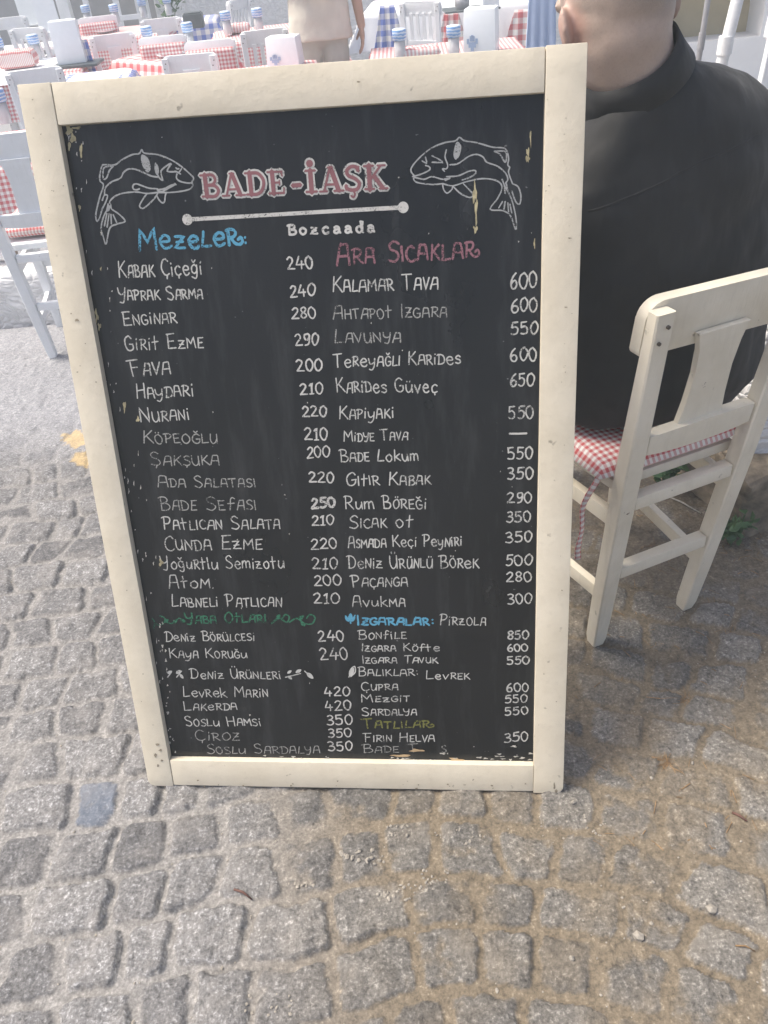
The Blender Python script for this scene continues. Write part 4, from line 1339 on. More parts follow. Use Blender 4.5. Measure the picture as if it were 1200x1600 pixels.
def head(bm, c, yaw, pitch=0.0, roll=0.0, k=1.0):
    """head centred at c, facing +y turned by yaw (positive = to the left)"""
    Rm = Matrix.Rotation(yaw, 3, 'Z') @ Matrix.Rotation(pitch, 3, 'X') @ Matrix.Rotation(roll, 3, 'Y')
    def E(p, r, rot=None):
        ellipsoid(bm, Vector(c) + Rm @ (Vector(p) * k), tuple(q * k for q in r), (Rm @ rot) if rot else Rm, 20)
    E((0, -0.012, 0.030), (0.079, 0.098, 0.088))
    E((0, 0.020, -0.030), (0.066, 0.078, 0.080))
    E((0, 0.052, -0.078), (0.045, 0.044, 0.038))
    E((0, 0.078, 0.020), (0.058, 0.022, 0.022))
    E((0, 0.108, -0.022), (0.011, 0.016, 0.022))
    E((0, 0.112, -0.034), (0.015, 0.013, 0.010))
    E((0, 0.092, -0.066), (0.024, 0.010, 0.006))
    E((0, 0.090, -0.076), (0.020, 0.010, 0.006))
    E((0, -0.030, -0.030), (0.068, 0.066, 0.075))
    for s in (-1, 1):
        rt = Matrix.Rotation(s * R_(24), 3, 'Z') @ Matrix.Rotation(R_(-14), 3, 'X')
        E((s * 0.089, -0.012, -0.008), (0.0095, 0.021, 0.034), rt)
        E((s * 0.097, -0.024, 0.004), (0.006, 0.009, 0.024), rt)
        E((s * 0.083, 0.000, -0.040), (0.006, 0.008, 0.011))
        E((s * 0.094, -0.004, -0.002), (0.004, 0.005, 0.016), rt)
    return Rm

def hand(bm, wrist, dirv, palm_n, k=1.0, curl=0.35, side=1):
    """palm with four fingers and a thumb; dirv points to the fingertips"""
    d = Vector(dirv).normalized()
    n = Vector(palm_n)
    n = (n - d * n.dot(d)).normalized()
    s = d.cross(n) * side
    w_ = Vector(wrist)
    Rm = Matrix((s, d, n)).transposed()
    ellipsoid(bm, w_ + d * 0.045 * k, (0.041 * k, 0.052 * k, 0.017 * k), Rm)
    for i, (o, L, spd) in enumerate(((-0.030, 0.060, -0.16), (-0.010, 0.074, -0.04), (0.011, 0.078, 0.05), (0.031, 0.068, 0.15))):
        p0 = w_ + d * 0.080 * k + s * o * k
        dd = (d + s * spd + n * curl * 0.4).normalized()
        p1 = p0 + dd * L * 0.5 * k
        d2 = (dd + n * curl).normalized()
        p2 = p1 + d2 * L * 0.32 * k
        d3 = (d2 + n * curl).normalized()
        p3 = p2 + d3 * L * 0.22 * k
        capsule(bm, [p0, p1, p2, p3], [0.0088 * k, 0.0082 * k, 0.0076 * k, 0.0068 * k], 8)
    p0 = w_ + d * 0.025 * k + s * 0.032 * k
    capsule(bm, [p0, p0 + (d * 0.6 + s * 0.6 + n * 0.4).normalized() * 0.035 * k, p0 + (d * 0.85 + s * 0.55 + n * 0.5).normalized() * 0.066 * k], [0.013 * k, 0.0105 * k, 0.008 * k], 8)

def loft(bm, rings, n=36, cap=True):
    """rings: (cx, cy, z, half width, half depth, exponent)"""
    R = []
    for cx, cy, z, hw, hd, ex, *ro in rings:
        ring = []
        tr = math.tan(R_(ro[0])) if ro else 0
        for k in range(n):
            a = 2 * math.pi * k / n
            c, s = math.cos(a), math.sin(a)
            q = 2 / ex
            ring.append(bm.verts.new((cx + hw * math.copysign(abs(c) ** q, c), cy + hd * math.copysign(abs(s) ** q, s), z + tr * hw * math.copysign(abs(c) ** q, c))))
        R.append(ring)
    for a, b in zip(R, R[1:]):
        for k in range(n):
            bm.faces.new((a[k], a[(k + 1) % n], b[(k + 1) % n], b[k]))
    if cap:
        bm.faces.new(R[0][::-1])
        bm.faces.new(R[-1])

def cloth_mods(o, vox=0.009, strength=0.012, size=0.16, it=4):
    md = o.modifiers.new('remesh', 'REMESH')
    md.mode = 'VOXEL'
    md.voxel_size = vox
    md.use_smooth_shade = True
    s_ = o.modifiers.new('smooth', 'SMOOTH')
    s_.factor = 0.5
    s_.iterations = it
    tx = bpy.data.textures.new('folds', 'CLOUDS')
    tx.noise_scale = size
    tx.noise_depth = 2
    d_ = o.modifiers.new('folds', 'DISPLACE')
    d_.texture = tx
    d_.strength = strength
    d_.mid_level = 0.5

def seated_man():
    o = MC @ Vector((0.0, 0.165, 0))
    bm = bmesh.new()
    NK = Vector((-0.078, -0.022, 1.160))
    HC = Vector((-0.106, 0.002, 1.275))
    head(bm, HC, R_(-6), R_(-8), R_(-8), 1.02)
    capsule(bm, [NK + Vector((0.02, 0, -0.06)), NK + Vector((0.0, 0.0, 0.02)), HC + Vector((0.004, -0.022, -0.035)), HC + Vector((0.002, -0.018, 0.0))], [0.078, 0.071, 0.076, 0.082], 24)
    loft(bm, [(0, 0, 0.55, .16, .11, 2.2), (0, 0.0, 0.64, .15, .10, 2.2), (-0.0, 0.0, 0.85, .18, .10, 2.2), (-0.02, -0.01, 1.02, .18, .085, 2.2, 10), (-0.05, -0.02, 1.11, .10, .07, 2.0, 14)], 24)
    for s in (-1, 1):
        sh = Vector((-0.02 + s * 0.19, 0.0, 1.02 + s * 0.035))
        el = Vector((s * 0.265, 0.14, 0.80 + s * 0.02))
        wr = Vector((s * 0.13, 0.40, 0.80))
        capsule(bm, [sh, el, wr], [0.052, 0.042, 0.029], 12)
        hand(bm, wr, (-s * 0.35, 0.9, -0.1), (0, 0, -1), 1.0, 0.35, s)
        hip = Vector((s * 0.095, 0.02, 0.56))
        kn = Vector((s * 0.15, 0.44, 0.55))
        an = Vector((s * 0.15, 0.44, 0.10)) if s > 0 else Vector((-0.16, 0.36, 0.10))
        capsule(bm, [hip, kn, an], [0.075, 0.055, 0.038], 12)
        capsule(bm, [an, an + Vector((0, 0.13, -0.05))], [0.038, 0.030], 10)
    t = person('person', 'man with shaved head in a black collared shirt seated with his back turned', o, NYAW, bm, M['scalp'], 0.0045, 14)
    # shirt: torso and short sleeves
    bm = bmesh.new()
    loft(bm, [(0.015, 0.0, 0.545, .180, .125, 2.3, -8), (0.020, 0.0, 0.555, .235, .160, 2.3, -8), (0.030, 0.0, 0.61, .262, .174, 2.4, -6), (0.035, 0.0, 0.70, .270, .168, 2.4, -2), (0.030, 0.0, 0.80, .272, .158, 2.5, 2),
              (0.006, -0.003, 0.92, .264, .146, 2.5, 5), (-0.006, -0.008, 1.01, .260, .134, 2.4, 9), (-0.020, -0.012, 1.065, .238, .118, 2.3, 12), (-0.036, -0.016, 1.105, .190, .102, 2.2, 15),
              (-0.052, -0.019, 1.135, .136, .090, 2.1, 18), (-0.064, -0.021, 1.155, .100, .083, 2.0, 20), (-0.070, -0.022, 1.165, .078, .076, 2.0, 22)], 44)
    for s in (-1, 1):
        capsule(bm, [Vector((-0.02 + s * 0.185, 0.0, 1.015 + s * 0.035)), Vector((s * 0.245, 0.06, 0.90 + s * 0.03)), Vector((s * 0.262, 0.12, 0.83 + s * 0.03))], [0.076, 0.072, 0.068], 18)
    sh = mesh_obj('shirt', bm, M['shirt'], t, True)
    cloth_mods(sh, 0.008, 0.022, 0.11, 3)
    def seam(pts, wd=0.0018):
        P = [Vector(tuple(p)) for p in spline(pts, 14)]
        bm = bmesh.new()
        prev = None
        for i, p in enumerate(P):
            d = (P[min(i + 1, len(P) - 1)] - P[max(0, i - 1)]).normalized()
            x = d.cross(Vector((0, -1, 0))).normalized()
            row = [bm.verts.new(p + x * wd * q) for q in (-1, -0.3, 0.3, 1)]
            if prev:
                for q in range(3):
                    bm.faces.new((prev[q], prev[q + 1], row[q + 1], row[q]))
            prev = row
        o2 = mesh_obj('seam', bm, M['shirt'], t, True)
        sw = o2.modifiers.new('lie', 'SHRINKWRAP')
        sw.target = sh
        sw.wrap_method = 'PROJECT'
        sw.use_project_x = sw.use_project_z = False
        sw.use_project_y = True
        sw.use_positive_direction = True
        sw.use_negative_direction = True
        sw.offset = 0.0006
        sd2 = o2.modifiers.new('thick', 'SOLIDIFY')
        sd2.thickness = 0.0015
    seam([(-0.20, -0.2, 1.005), (-0.10, -0.2, 1.03), (0.0, -0.2, 1.055), (0.10, -0.2, 1.07), (0.17, -0.2, 1.08)])
    # turned-down collar with a lifted corner on the right
    bm = bmesh.new()
    n = 40
    Rc = Matrix.Rotation(R_(-27), 3, 'Y') @ Matrix.Rotation(R_(8), 3, 'X')
    rings = []
    for k in range(n + 1):
        a = R_(112) + R_(316) * k / n
        lift = 0.010 * max(0, math.cos(a - R_(-20))) ** 2
        ring = []
        for r, z in ((0.072, -0.022), (0.070, 0.004), (0.071, 0.028 + lift), (0.075, 0.032 + lift), (0.082, 0.014), (0.092, -0.014)):
            ring.append(bm.verts.new(NK + Vector((0.004, 0.002, 0.021)) + Rc @ Vector((math.cos(a) * r * 1.10, math.sin(a) * r, z))))
        rings.append(ring)
    for a, b in zip(rings, rings[1:]):
        for k in range(len(a) - 1):
            bm.faces.new((a[k], b[k], b[k + 1], a[k + 1]))
    co = mesh_obj('collar', bm, M['shirt'], t, True)
    sd = co.modifiers.new('thick', 'SOLIDIFY')
    sd.thickness = 0.003
    # trousers
    bm = bmesh.new()
    ellipsoid(bm, (0, 0.02, 0.585), (0.190, 0.155, 0.075))
    for s in (-1, 1):
        kn = Vector((s * 0.15, 0.44, 0.56))
        an = Vector((s * 0.15, 0.44, 0.13)) if s > 0 else Vector((-0.16, 0.36, 0.13))
        capsule(bm, [Vector((s * 0.10, 0.03, 0.59)), kn, an], [0.088, 0.070, 0.056], 16)
    cloth_mods(mesh_obj('trousers', bm, M['pinktrousers'], t, True), 0.011, 0.012, 0.1)
    for s in (-1, 1):
        an = Vector((s * 0.15, 0.44, 0)) if s > 0 else Vector((-0.16, 0.36, 0))
        bm = bmesh.new()
        ellipsoid(bm, an + Vector((0, -0.01, 0.055)), (0.042, 0.055, 0.052))
        ellipsoid(bm, an + Vector((0, 0.10, 0.036)), (0.045, 0.105, 0.034))
        box(bm, an + Vector((0, 0.06, 0.010)), (0.078, 0.25, 0.02), bev=0.008)
        mesh_obj('shoe', bm, M['shoe'], t, True)
    for s in (-1, 1):
        Rm = Matrix.Rotation(R_(-6), 3, 'Z')
        bm = bmesh.new()
        ellipsoid(bm, HC + Rm @ Vector((s * 0.035, 0.103, 0.002)), (0.013, 0.008, 0.008))
        mesh_obj('eye', bm, M['eye'], t, True)
seated_man()

def waiter():
    p = at_y(500, 40, 6.30)
    bm = bmesh.new()
    head(bm, (0, 0.01, 1.60), R_(10))
    capsule(bm, [(0, -0.01, 1.40), (0, 0.0, 1.53)], [0.060, 0.054], 16)
    loft(bm, [(0, 0, 0.86, .15, .10, 2.2), (0, 0, 1.05, .14, .095, 2.2), (0, 0, 1.25, .17, .11, 2.2), (0, 0, 1.38, .17, .09, 2.2), (0, 0, 1.45, .08, .06, 2)], 24)
    for s in (-1, 1):
        sh = Vector((s * 0.185, 0, 1.39))
        el = Vector((s * 0.25, -0.03, 1.12))
        wr = Vector((-0.275, 0.03, 0.90)) if s < 0 else Vector((0.05, 0.20, 1.14))
        capsule(bm, [sh, el, wr], [0.050, 0.040, 0.028], 12)
        hand(bm, wr, (-0.02, 0.12, -1) if s < 0 else (-1, 0.15, 0.05), (1, 0.1, 0) if s < 0 else (0, -1, 0), 1.05, 0.30, 1)
        capsule(bm, [(s * 0.09, 0, 0.90), (s * 0.10, 0.01, 0.48), (s * 0.10, -0.02, 0.09)], [0.080, 0.056, 0.038], 12)
        capsule(bm, [(s * 0.10, -0.02, 0.05), (s * 0.11, 0.11, 0.035)], [0.040, 0.030], 10)
    t = person('person', 'waiter in beige shirt and trousers standing among tables with one arm hanging', (p.x, p.y, TZ), R_(180), bm, M['skin'], 0.0055)
    bm = bmesh.new()
    loft(bm, [(0, 0, 0.84, .215, .145, 2.5), (0, 0, 0.95, .205, .140, 2.5), (0, 0, 1.10, .195, .130, 2.4), (0, 0, 1.27, .200, .130, 2.4), (0, 0, 1.39, .190, .105, 2.2), (0, 0, 1.455, .10, .075, 2), (0, 0, 1.475, .065, .062, 2)], 40)
    for s in (-1, 1):
        capsule(bm, [(s * 0.175, 0, 1.385), (s * 0.232, -0.02, 1.17)], [0.066, 0.062], 14)
    cloth_mods(mesh_obj('uniform_shirt', bm, M['beigecloth'], t, True), 0.010, 0.016, 0.14)
    bm = bmesh.new()
    ellipsoid(bm, (0, 0, 0.88), (0.165, 0.115, 0.10))
    for s in (-1, 1):
        capsule(bm, [(s * 0.085, 0, 0.86), (s * 0.10, 0.01, 0.48), (s * 0.10, -0.015, 0.13)], [0.098, 0.075, 0.062], 14)
    cloth_mods(mesh_obj('trousers', bm, M['khaki'], t, True), 0.012, 0.012, 0.12)
    for s in (-1, 1):
        bm = bmesh.new()
        ellipsoid(bm, (s * 0.105, 0.06, 0.045), (0.046, 0.14, 0.045))
        mesh_obj('shoe', bm, M['shoe'], t, True)
        bm = bmesh.new()
        ellipsoid(bm, (s * 0.032, 0.104, 1.602), (0.013, 0.008, 0.008))
        mesh_obj('eye', bm, M['eye'], t, True)
    bm = bmesh.new()
    ellipsoid(bm, (0, -0.01, 1.655), (0.086, 0.102, 0.075))
    mesh_obj('hair', bm, M['twig'], t, True)
waiter()

# ---------------------------------------------------------------- restaurant furniture
CH_GROUP = 'white chairs around the restaurant tables'
def rail_place(t, pl, pr, z):
    """put the chair so that its top rail spans two image points at height z"""
    a, b = at_z(*pl, z), at_z(*pr, z)
    yaw = math.atan2(b.y - a.y, b.x - a.x)
    mid = (a + b) / 2
    off = Vector((-math.sin(yaw), math.cos(yaw), 0)) * 0.07
    t.location = (mid.x + off.x, mid.y + off.y, z - 0.90)
    t.rotation_euler = (0, 0, yaw)
splat0 = make_chair('white splat-back chair cut by the left edge of the photo beside the menu board', 'chair', M['white'], 'splat', CH_GROUP)
splat0.location = (-1.20, 3.20, -0.012)
splat0.rotation_euler = (0, 0, R_(4))
def chair_at(src, label, pl=None, pr=None, loc=None, rz=0):
    c = src if not src.get('used') else copy_tree(src)
    c['label'] = label
    c['group'] = CH_GROUP
    if pl:
        rail_place(c, pl, pr, 0.75)
    else:
        c.location = loc
        c.rotation_euler = (0, 0, rz)
    c['used'] = 1
    return c
splat0['used'] = 1
slat0 = make_chair('white slat-back chair', 'chair', M['white'], 'slats', CH_GROUP)
allch = [splat0]
allch.append(chair_at(slat0, 'white slat-back chair near the left edge with a gingham napkin and a glass in front', (-4, 44), (86, 38)))
allch.append(chair_at(splat0, 'white splat-back chair right of the tall white box on a dark tray', (134, 55), (211, 46)))
allch.append(chair_at(splat0, 'white chair showing only its top rail above the menu board left corner', (-2, 111), (101, 98)))
allch.append(chair_at(splat0, 'white splat-back chair just above the board frame, right of the red striped table corner', (242, 86), (346, 77)))
allch.append(chair_at(slat0, 'white slat-back chair half hidden by the white box and the waiter', (359, 49), (462, 37)))
allch.append(chair_at(splat0, 'white splat-back chair in the far row below the green plant', (212, 30), (286, 22)))
allch.append(chair_at(slat0, 'white slat-back chair turned sideways between the blue and the red hanging gingham cloths', loc=(0.70, 7.55, TZ), rz=R_(-28)))
allch.append(chair_at(slat0, 'white chair tilted against the whitewashed wall left of the waiter', loc=(-0.98, 9.15, TZ), rz=R_(58)))
allch.append(chair_at(splat0, 'white chair farthest left in the back row beside white menu cards', loc=(-3.25, 9.6, TZ), rz=R_(6)))
for pl, pr, lb in (((116, 27), (185, 19), 'white chair facing the viewer across the far row table, gingham pad on its back'),
                   ((211, 57), (293, 49), 'white chair facing the viewer across the corner-on table, gingham pad on its back'),
                   ((300, 62), (352, 57), 'white chair facing the viewer left of the chair beside the waiter')):
    c = chair_at(splat0, lb, pr, pl)
    allch.append(c)
    q = (at_z(*pl, 0.66) + at_z(*pr, 0.66)) / 2
    mid = (at_z(*pl, 0.75) + at_z(*pr, 0.75)) / 2
    t = thing('back_cushion', 'gingham pad on the ' + lb.split(',')[0].replace('white chair facing the viewer', 'viewer-facing chair'), 'cushion', (mid.x, mid.y - 0.045, 0.575), c.rotation_euler.z, 'gingham pads on chair backs')
    pm = cushion_mesh(0.34, 0.24, 0.045, seed=2)
    pm.transform(Matrix.Rotation(R_(90), 4, 'X'))
    mesh_obj('pad', pm, M['redmid'], t, True)
for c in allch:
    if 'used' in c:
        del c['used']
rc = copy_tree(splat0)
rc['label'] = 'white chair cut by the right edge of the photo behind the black-shirted man'
if 'used' in rc:
    del rc['used']
q = at_y(1187, 40, 3.75)
rc.location = (q.x + 0.235, q.y + 0.08, -0.10)
rc.scale = (1.2, 1.2, 1.2)
rc.rotation_euler = (0, 0, R_(2))
tanc = make_chair('tan wooden chair behind the right shoulder of the man in black', 'chair', M['tan'], 'splat', None, False)
q = at_y(1166, 112, 2.55)
tanc.location = (q.x - 0.20, q.y + 0.08, q.z - 0.90 + 0.02)
tanc.location.z = 0.0
q = at_z(1146, 100, 0.90)
tanc.location = (q.x - 0.15, q.y + 0.08, 0.0)

place_cushion('red gingham cushion on the white chair at the left edge', (-1.20 - 0.01, 3.40, 0.507), R_(4), 'gingham chair cushions', wx=0.38, wy=0.38)
tiec = None

def drape(name, label, cx, cy, rz, sx, sy, ztop, drop, m, cat='tablecloth', group=None, wave=0.018, seed=0, step=0.035):
    bm = bmesh.new()
    uvl = bm.loops.layers.uv.new('UVMap')
    hx, hy = sx / 2, sy / 2
    nx = int((sx + 2 * drop) / step)
    ny = int((sy + 2 * drop) / step)
    vs = []
    for j in range(ny + 1):
        row = []
        for i in range(nx + 1):
            s = -hx - drop + (sx + 2 * drop) * i / nx
            t = -hy - drop + (sy + 2 * drop) * j / ny
            ex, ey = max(0, abs(s) - hx), max(0, abs(t) - hy)
            dn = max(ex, ey)
            mn = min(ex, ey)
            k = dn / max(drop, 1e-6)
            x = math.copysign(min(abs(s), hx) + (0.008 + 0.05 * k + mn * 0.35) * (ex > 0), s)
            y = math.copysign(min(abs(t), hy) + (0.008 + 0.05 * k + mn * 0.35) * (ey > 0), t)
            wv = wave * k * math.sin(17 * (s if ey >= ex else t) + seed)
            if ex > ey:
                x += math.copysign(wv, s)
            elif ey > 0:
                y += math.copysign(wv, t)
            row.append((bm.verts.new((x, y, -dn * 0.985 + 0.003 * math.sin(9 * s + seed) * math.sin(8 * t))), (s, t)))
        vs.append(row)
    for j in range(ny):
        for i in range(nx):
            q = [vs[j][i], vs[j][i + 1], vs[j + 1][i + 1], vs[j + 1][i]]
            f = bm.faces.new([a for a, _ in q])
            for l, (_, u) in zip(f.loops, q):
                l[uvl].uv = (u[0] + 5, u[1] + 5)
    o = mesh_obj(name, bm, m, None, True)
    o.location = (cx, cy, ztop)
    o.rotation_euler = (0, 0, rz)
    return tag(o, label, cat, group)

def table(label, cx, cy, rz, sx, sy, ztop=0.60, zfl=TZ, m=None, group='restaurant tables'):
    t = thing('dining_table', label, 'table', (cx, cy, zfl), rz, group)
    h = ztop - zfl
    bm = bmesh.new()
    box(bm, (0, 0, h - 0.014), (sx, sy, 0.025), bev=0.004)
    mesh_obj('table_top', bm, m or M['white'], t)
    for a in (-1, 1):
        for b in (-1, 1):
            bm = bmesh.new()
            box(bm, (a * (sx / 2 - 0.05), b * (sy / 2 - 0.05), (h - 0.028) / 2), (0.055, 0.055, h - 0.028), bev=0.004)
            mesh_obj('leg', bm, m or M['white'], t)
    return t

GL = 'blue banded glasses on the tables'
def glass(label, loc):
    t = thing('drinking_glass', label, 'glass', loc, 0, GL)
    bm = bmesh.new()
    lathe(bm, [(0.030, 0.0), (0.036, 0.03), (0.034, 0.11), (0.032, 0.11), (0.033, 0.03), (0.027, 0.010), (0.001, 0.008)], n=18, cap=False)
    mesh_obj('bowl', bm, M['glass'], t, True)
    bm = bmesh.new()
    lathe(bm, [(0.035, 0.104), (0.043, 0.108), (0.043, 0.158), (0.041, 0.166), (0.030, 0.168), (0.001, 0.165)], n=18, cap=False)
    mesh_obj('band', bm, M['blueband'], t, True)
    return t

def nbox(label, loc, rz, sx, sy, sz, emblem=True, name='napkin_box', cat='box'):
    t = thing(name, label, cat, loc, rz)
    bm = bmesh.new()
    box(bm, (0, 0, sz / 2), (sx, sy, sz), bev=0.008, taper=(1.08, 1.08))
    mesh_obj('case', bm, M['whitebox'], t, True, R_(35))
    bm = bmesh.new()
    box(bm, (0, 0, sz + 0.0015), (sx * 0.8, sy * 0.45, 0.004), bev=0.001)
    mesh_obj('paper_napkins', bm, M['whitecloth'], t)
    if emblem:
        bm = bmesh.new()
        for k in range(7):
            a = math.pi * k / 6
            bm2 = [(-sx * 0.22 + math.cos(a) * sx * 0.16 * (0.5 + 0.5 * (k % 2)), sz * 0.22 + math.sin(a) * sz * 0.16)]
            x, z = bm2[0]
            box(bm, (x, -sy / 2 - 0.0115, z), (sx * 0.08, 0.001, sz * 0.12), bev=0)
        box(bm, (-sx * 0.22, -sy / 2 - 0.0120, sz * 0.18), (sx * 0.10, 0.001, sz * 0.20))
        mesh_obj('emblem', bm, M['emblem'], t)
    return t

def napkin(label, loc, rz, wx, wy, h, m, group='folded gingham napkins', name='folded_napkin', cat='napkin'):
    o = mesh_obj(name, cushion_mesh(wx, wy, h, seed=random.random() * 6), m, None, True)
    o.location = loc
    o.rotation_euler = (0, 0, rz)
    return tag(o, label, cat, group)

# table under the left edge, in front of the cut-off chair
table('wooden table under red gingham at the left edge, in front of the cut-off white chair', -1.55, 4.32, R_(4), 0.86, 0.74, 0.60, TZ, M['beigewood'])
drape('tablecloth', 'red and white gingham cloth on the table nearest the left edge', -1.55, 4.32, R_(4), 0.87, 0.75, 0.604, 0.30, M['redmid'], group='gingham tablecloths', seed=1)
q = at_z(4, 176, 0.66)
glass('blue banded glass at the left edge, just above the cut-off chair', (q.x, q.y, 0.608))
# row of tables
def T(label, clabel, cx, cy, rz, sx, sy, drop, m, seed):
    table(label, cx, cy, rz, sx, sy)
    drape('tablecloth', clabel, cx, cy, rz, sx + 0.01, sy + 0.01, 0.604, drop, m, group='gingham tablecloths', seed=seed)
T('table behind the front left chair, under fine red gingham', 'red gingham cloth on the table behind the front left chair', -2.30, 6.95, R_(6), 0.8, 0.8, 0.28, M['redmid'], 2)
T('square table turned corner-on under wide red gingham', 'wide red and white gingham cloth with its corner pointing at the viewer', -1.26, 6.98, R_(47), 0.60, 0.60, 0.22, M['redbig'], 3)
T('table in the far row behind the second left chair', 'red gingham cloth in the far row, two glasses on it', -2.02, 8.75, R_(0), 0.9, 0.8, 0.26, M['redmid'], 4)
T('table left of the waiter behind the slat-back chair', 'red gingham cloth left of the waiter, between two white chairs', -0.55, 7.75, R_(8), 0.9, 0.8, 0.26, M['redmid'], 5)
T('table in front of the waiter hidden below the board frame', 'red gingham cloth in front of the waiter carrying the white box', -0.46, 5.72, R_(5), 0.62, 0.6, 0.25, M['redmid'], 6)
T('table right of the waiter hidden below the board frame', 'red gingham cloth under two glasses and the emblem box right of the waiter', 0.68, 5.95, R_(-4), 0.95, 0.6, 0.25, M['redmid'], 7)
T('small table under blue gingham beside the whitewashed wall', 'blue and white gingham cloth on the small table by the whitewashed wall', -1.38, 9.25, R_(3), 0.42, 0.4, 0.28, M['bluebig'], 8)
T('small table between the two front left chairs under white and blue cloth', 'wide blue gingham cloth between the two front left chairs', -1.66, 6.22, R_(8), 0.46, 0.44, 0.2, M['bluebig'], 9)
for cx, cy, rz, sx, sy, lb in ((-2.30, 6.95, 6, 0.45, 0.82, 'white runner across the far left table'), (-1.22, 7.05, 47, 0.44, 0.44, 'white square cloth on the corner-on table'), 
                              (-1.66, 6.22, 8, 0.34, 0.46, 'white runner over the small blue table')):
    drape('table_runner', lb, cx, cy, R_(rz), sx, sy, 0.6085, 0.04, M['whitecloth'], 'table runner', 'white table runners', 0.003, cx)
table('long table under white linen right of the waiter', 1.05, 8.75, R_(-8), 1.5, 0.9)
drape('tablecloth', 'white linen cloth over the long table right of the waiter', 1.05, 8.75, R_(-8), 1.52, 0.92, 0.603, 0.30, M['whitecloth'], group='white tablecloths', seed=10)
def hanging(label, p, w_, h_, m, rz=0, wave=0.03, shape='tri', name='hanging_cloth'):
    """gingham overlay hanging over the table's front edge"""
    bm = bmesh.new()
    uvl = bm.loops.layers.uv.new('UVMap')
    n = 16
    vs = []
    for j in range(n + 1):
        row = []
        for i in range(n + 1):
            u, v = i / n - 0.5, j / n
            if shape == 'tri':
                wd = w_ * (0.35 + 0.65 * v)
            else:
                wd = w_ * (0.8 + 0.2 * v)
            row.append((bm.verts.new((u * wd, -0.01 - wave * v * (1 + math.sin(u * 20)), -v * h_)), (u * wd + 3, v * h_ + 3)))
        vs.append(row)
    for j in range(n):
        for i in range(n):
            q = [vs[j][i], vs[j][i + 1], vs[j + 1][i + 1], vs[j + 1][i]]
            f = bm.faces.new([a for a, _ in q])
            for l, (_, uv) in zip(f.loops, q):
                l[uvl].uv = uv
    o = mesh_obj(name, bm, m, None, True)
    sd = o.modifiers.new('thick', 'SOLIDIFY')
    sd.thickness = 0.003
    o.location = p
    o.rotation_euler = (0, 0, rz)
    return tag(o, label, 'cloth')
q = at_y(605, 8, 8.25)
hanging('blue and white gingham cloth hanging at the left end of the white table', q, 0.36, 0.52, M['bluebig'], R_(-8))
q = at_y(705, 19, 8.18)
hanging('red and white gingham cloth hanging from the middle of the white table', q, 0.36, 0.42, M['redbig'], R_(-8))
q = at_y(822, 14, 8.02)
hanging('red and white gingham cloth hanging at the right end of the white table', q, 0.55, 0.50, M['redbig'], R_(-8))
q = at_y(846, -20, 2.75)
hanging('pale blue cloth hanging just left of the bald head', q, 0.095, 0.20, M['palecloth'], 0, 0.008, 'rect')
# the slim stand that carries the pale blue cloth
st_ = thing('coat_stand', 'slim white stand carrying the pale blue cloth left of the bald head', 'stand', (q.x, q.y + 0.035, 0))
bm = bmesh.new()
tube(bm, [(0, 0, 0.03), (0, 0, q.z + 0.10)], 0.011, 12)
mesh_obj('shaft', bm, M['whitepole'], st_, True)
bm = bmesh.new()
lathe(bm, [(0.13, 0.0), (0.13, 0.02), (0.03, 0.035), (0.014, 0.05)], n=20)
mesh_obj('foot', bm, M['whitepole'], st_, True, R_(30))
bm = bmesh.new()
tube(bm, [(-0.05, -0.018, q.z - 0.004), (0.05, -0.018, q.z - 0.004)], 0.008, 8)
tube(bm, [(0, -0.018, q.z - 0.004), (0, 0.0, q.z - 0.004)], 0.008, 8)
mesh_obj('peg', bm, M['whitepole'], st_, True)

for px, py, z, lb in ((233, 68, 0.665, 'blue banded glass on the corner-on table, left one'), (296, 62, 0.665, 'blue banded glass on the corner-on table, right one'),
                      (57, 80, 0.665, 'blue banded glass beside the gingham napkin on the far left table'), (2, 86, 0.665, 'blue banded glass cut by the left edge of the photo, on the far left table'),
                      (137, 29, 0.665, 'blue banded glass on the far row table, left of two'), (181, 28, 0.665, 'blue banded glass on the far row table, right of two'),
                      (355, 43, 0.665, 'blue banded glass left of the chair beside the waiter'), (404, 38, 0.665, 'blue banded glass right beside the waiter, above the slat-back chair'),
                      (625, 78, 0.665, 'white-topped blue glass below the sideways chair, above the board frame'), (709, 73, 0.665, 'white-topped blue glass beside the emblem box, above the board frame'),
                      (224, 18, 0.665, 'blue banded glass by the green plant, left one'), (263, 14, 0.665, 'blue banded glass by the green plant, right one')):
    q = at_z(px, py, z)
    glass(lb, (q.x, q.y, 0.612))
q = at_z(445, 84, 0.67)
nbox('white napkin box standing in front of the waiter', (q.x, q.y, 0.606), R_(-14), 0.20, 0.13, 0.165)
q = at_z(752, 60, 0.68)
nbox('tall white napkin box with a pale blue emblem, right of the glass', (q.x, q.y, 0.606), R_(-18), 0.19, 0.15, 0.24)
q = at_z(112, 90, 0.66)
bxw = nbox('tall white box on a dark tray with blue gingham beside it', (q.x, q.y, 0.625), R_(8), 0.19, 0.10, 0.27, False)
bm = bmesh.new()
box(bm, (0, 0, 0.010), (0.34, 0.24, 0.018), bev=0.005)
tag(mesh_obj('serving_tray', bm, M['tray'], None), 'dark grey tray under the tall white box', 'tray').location = (q.x + 0.03, q.y, 0.606)
q = at_y(128, 62, q.y + 0.06)
hanging('blue gingham napkin strip to the right of the tall white box', (q.x, q.y, q.z), 0.09, 0.27, M['bluebig'], R_(8), 0.004, 'rect', 'hanging_napkin')
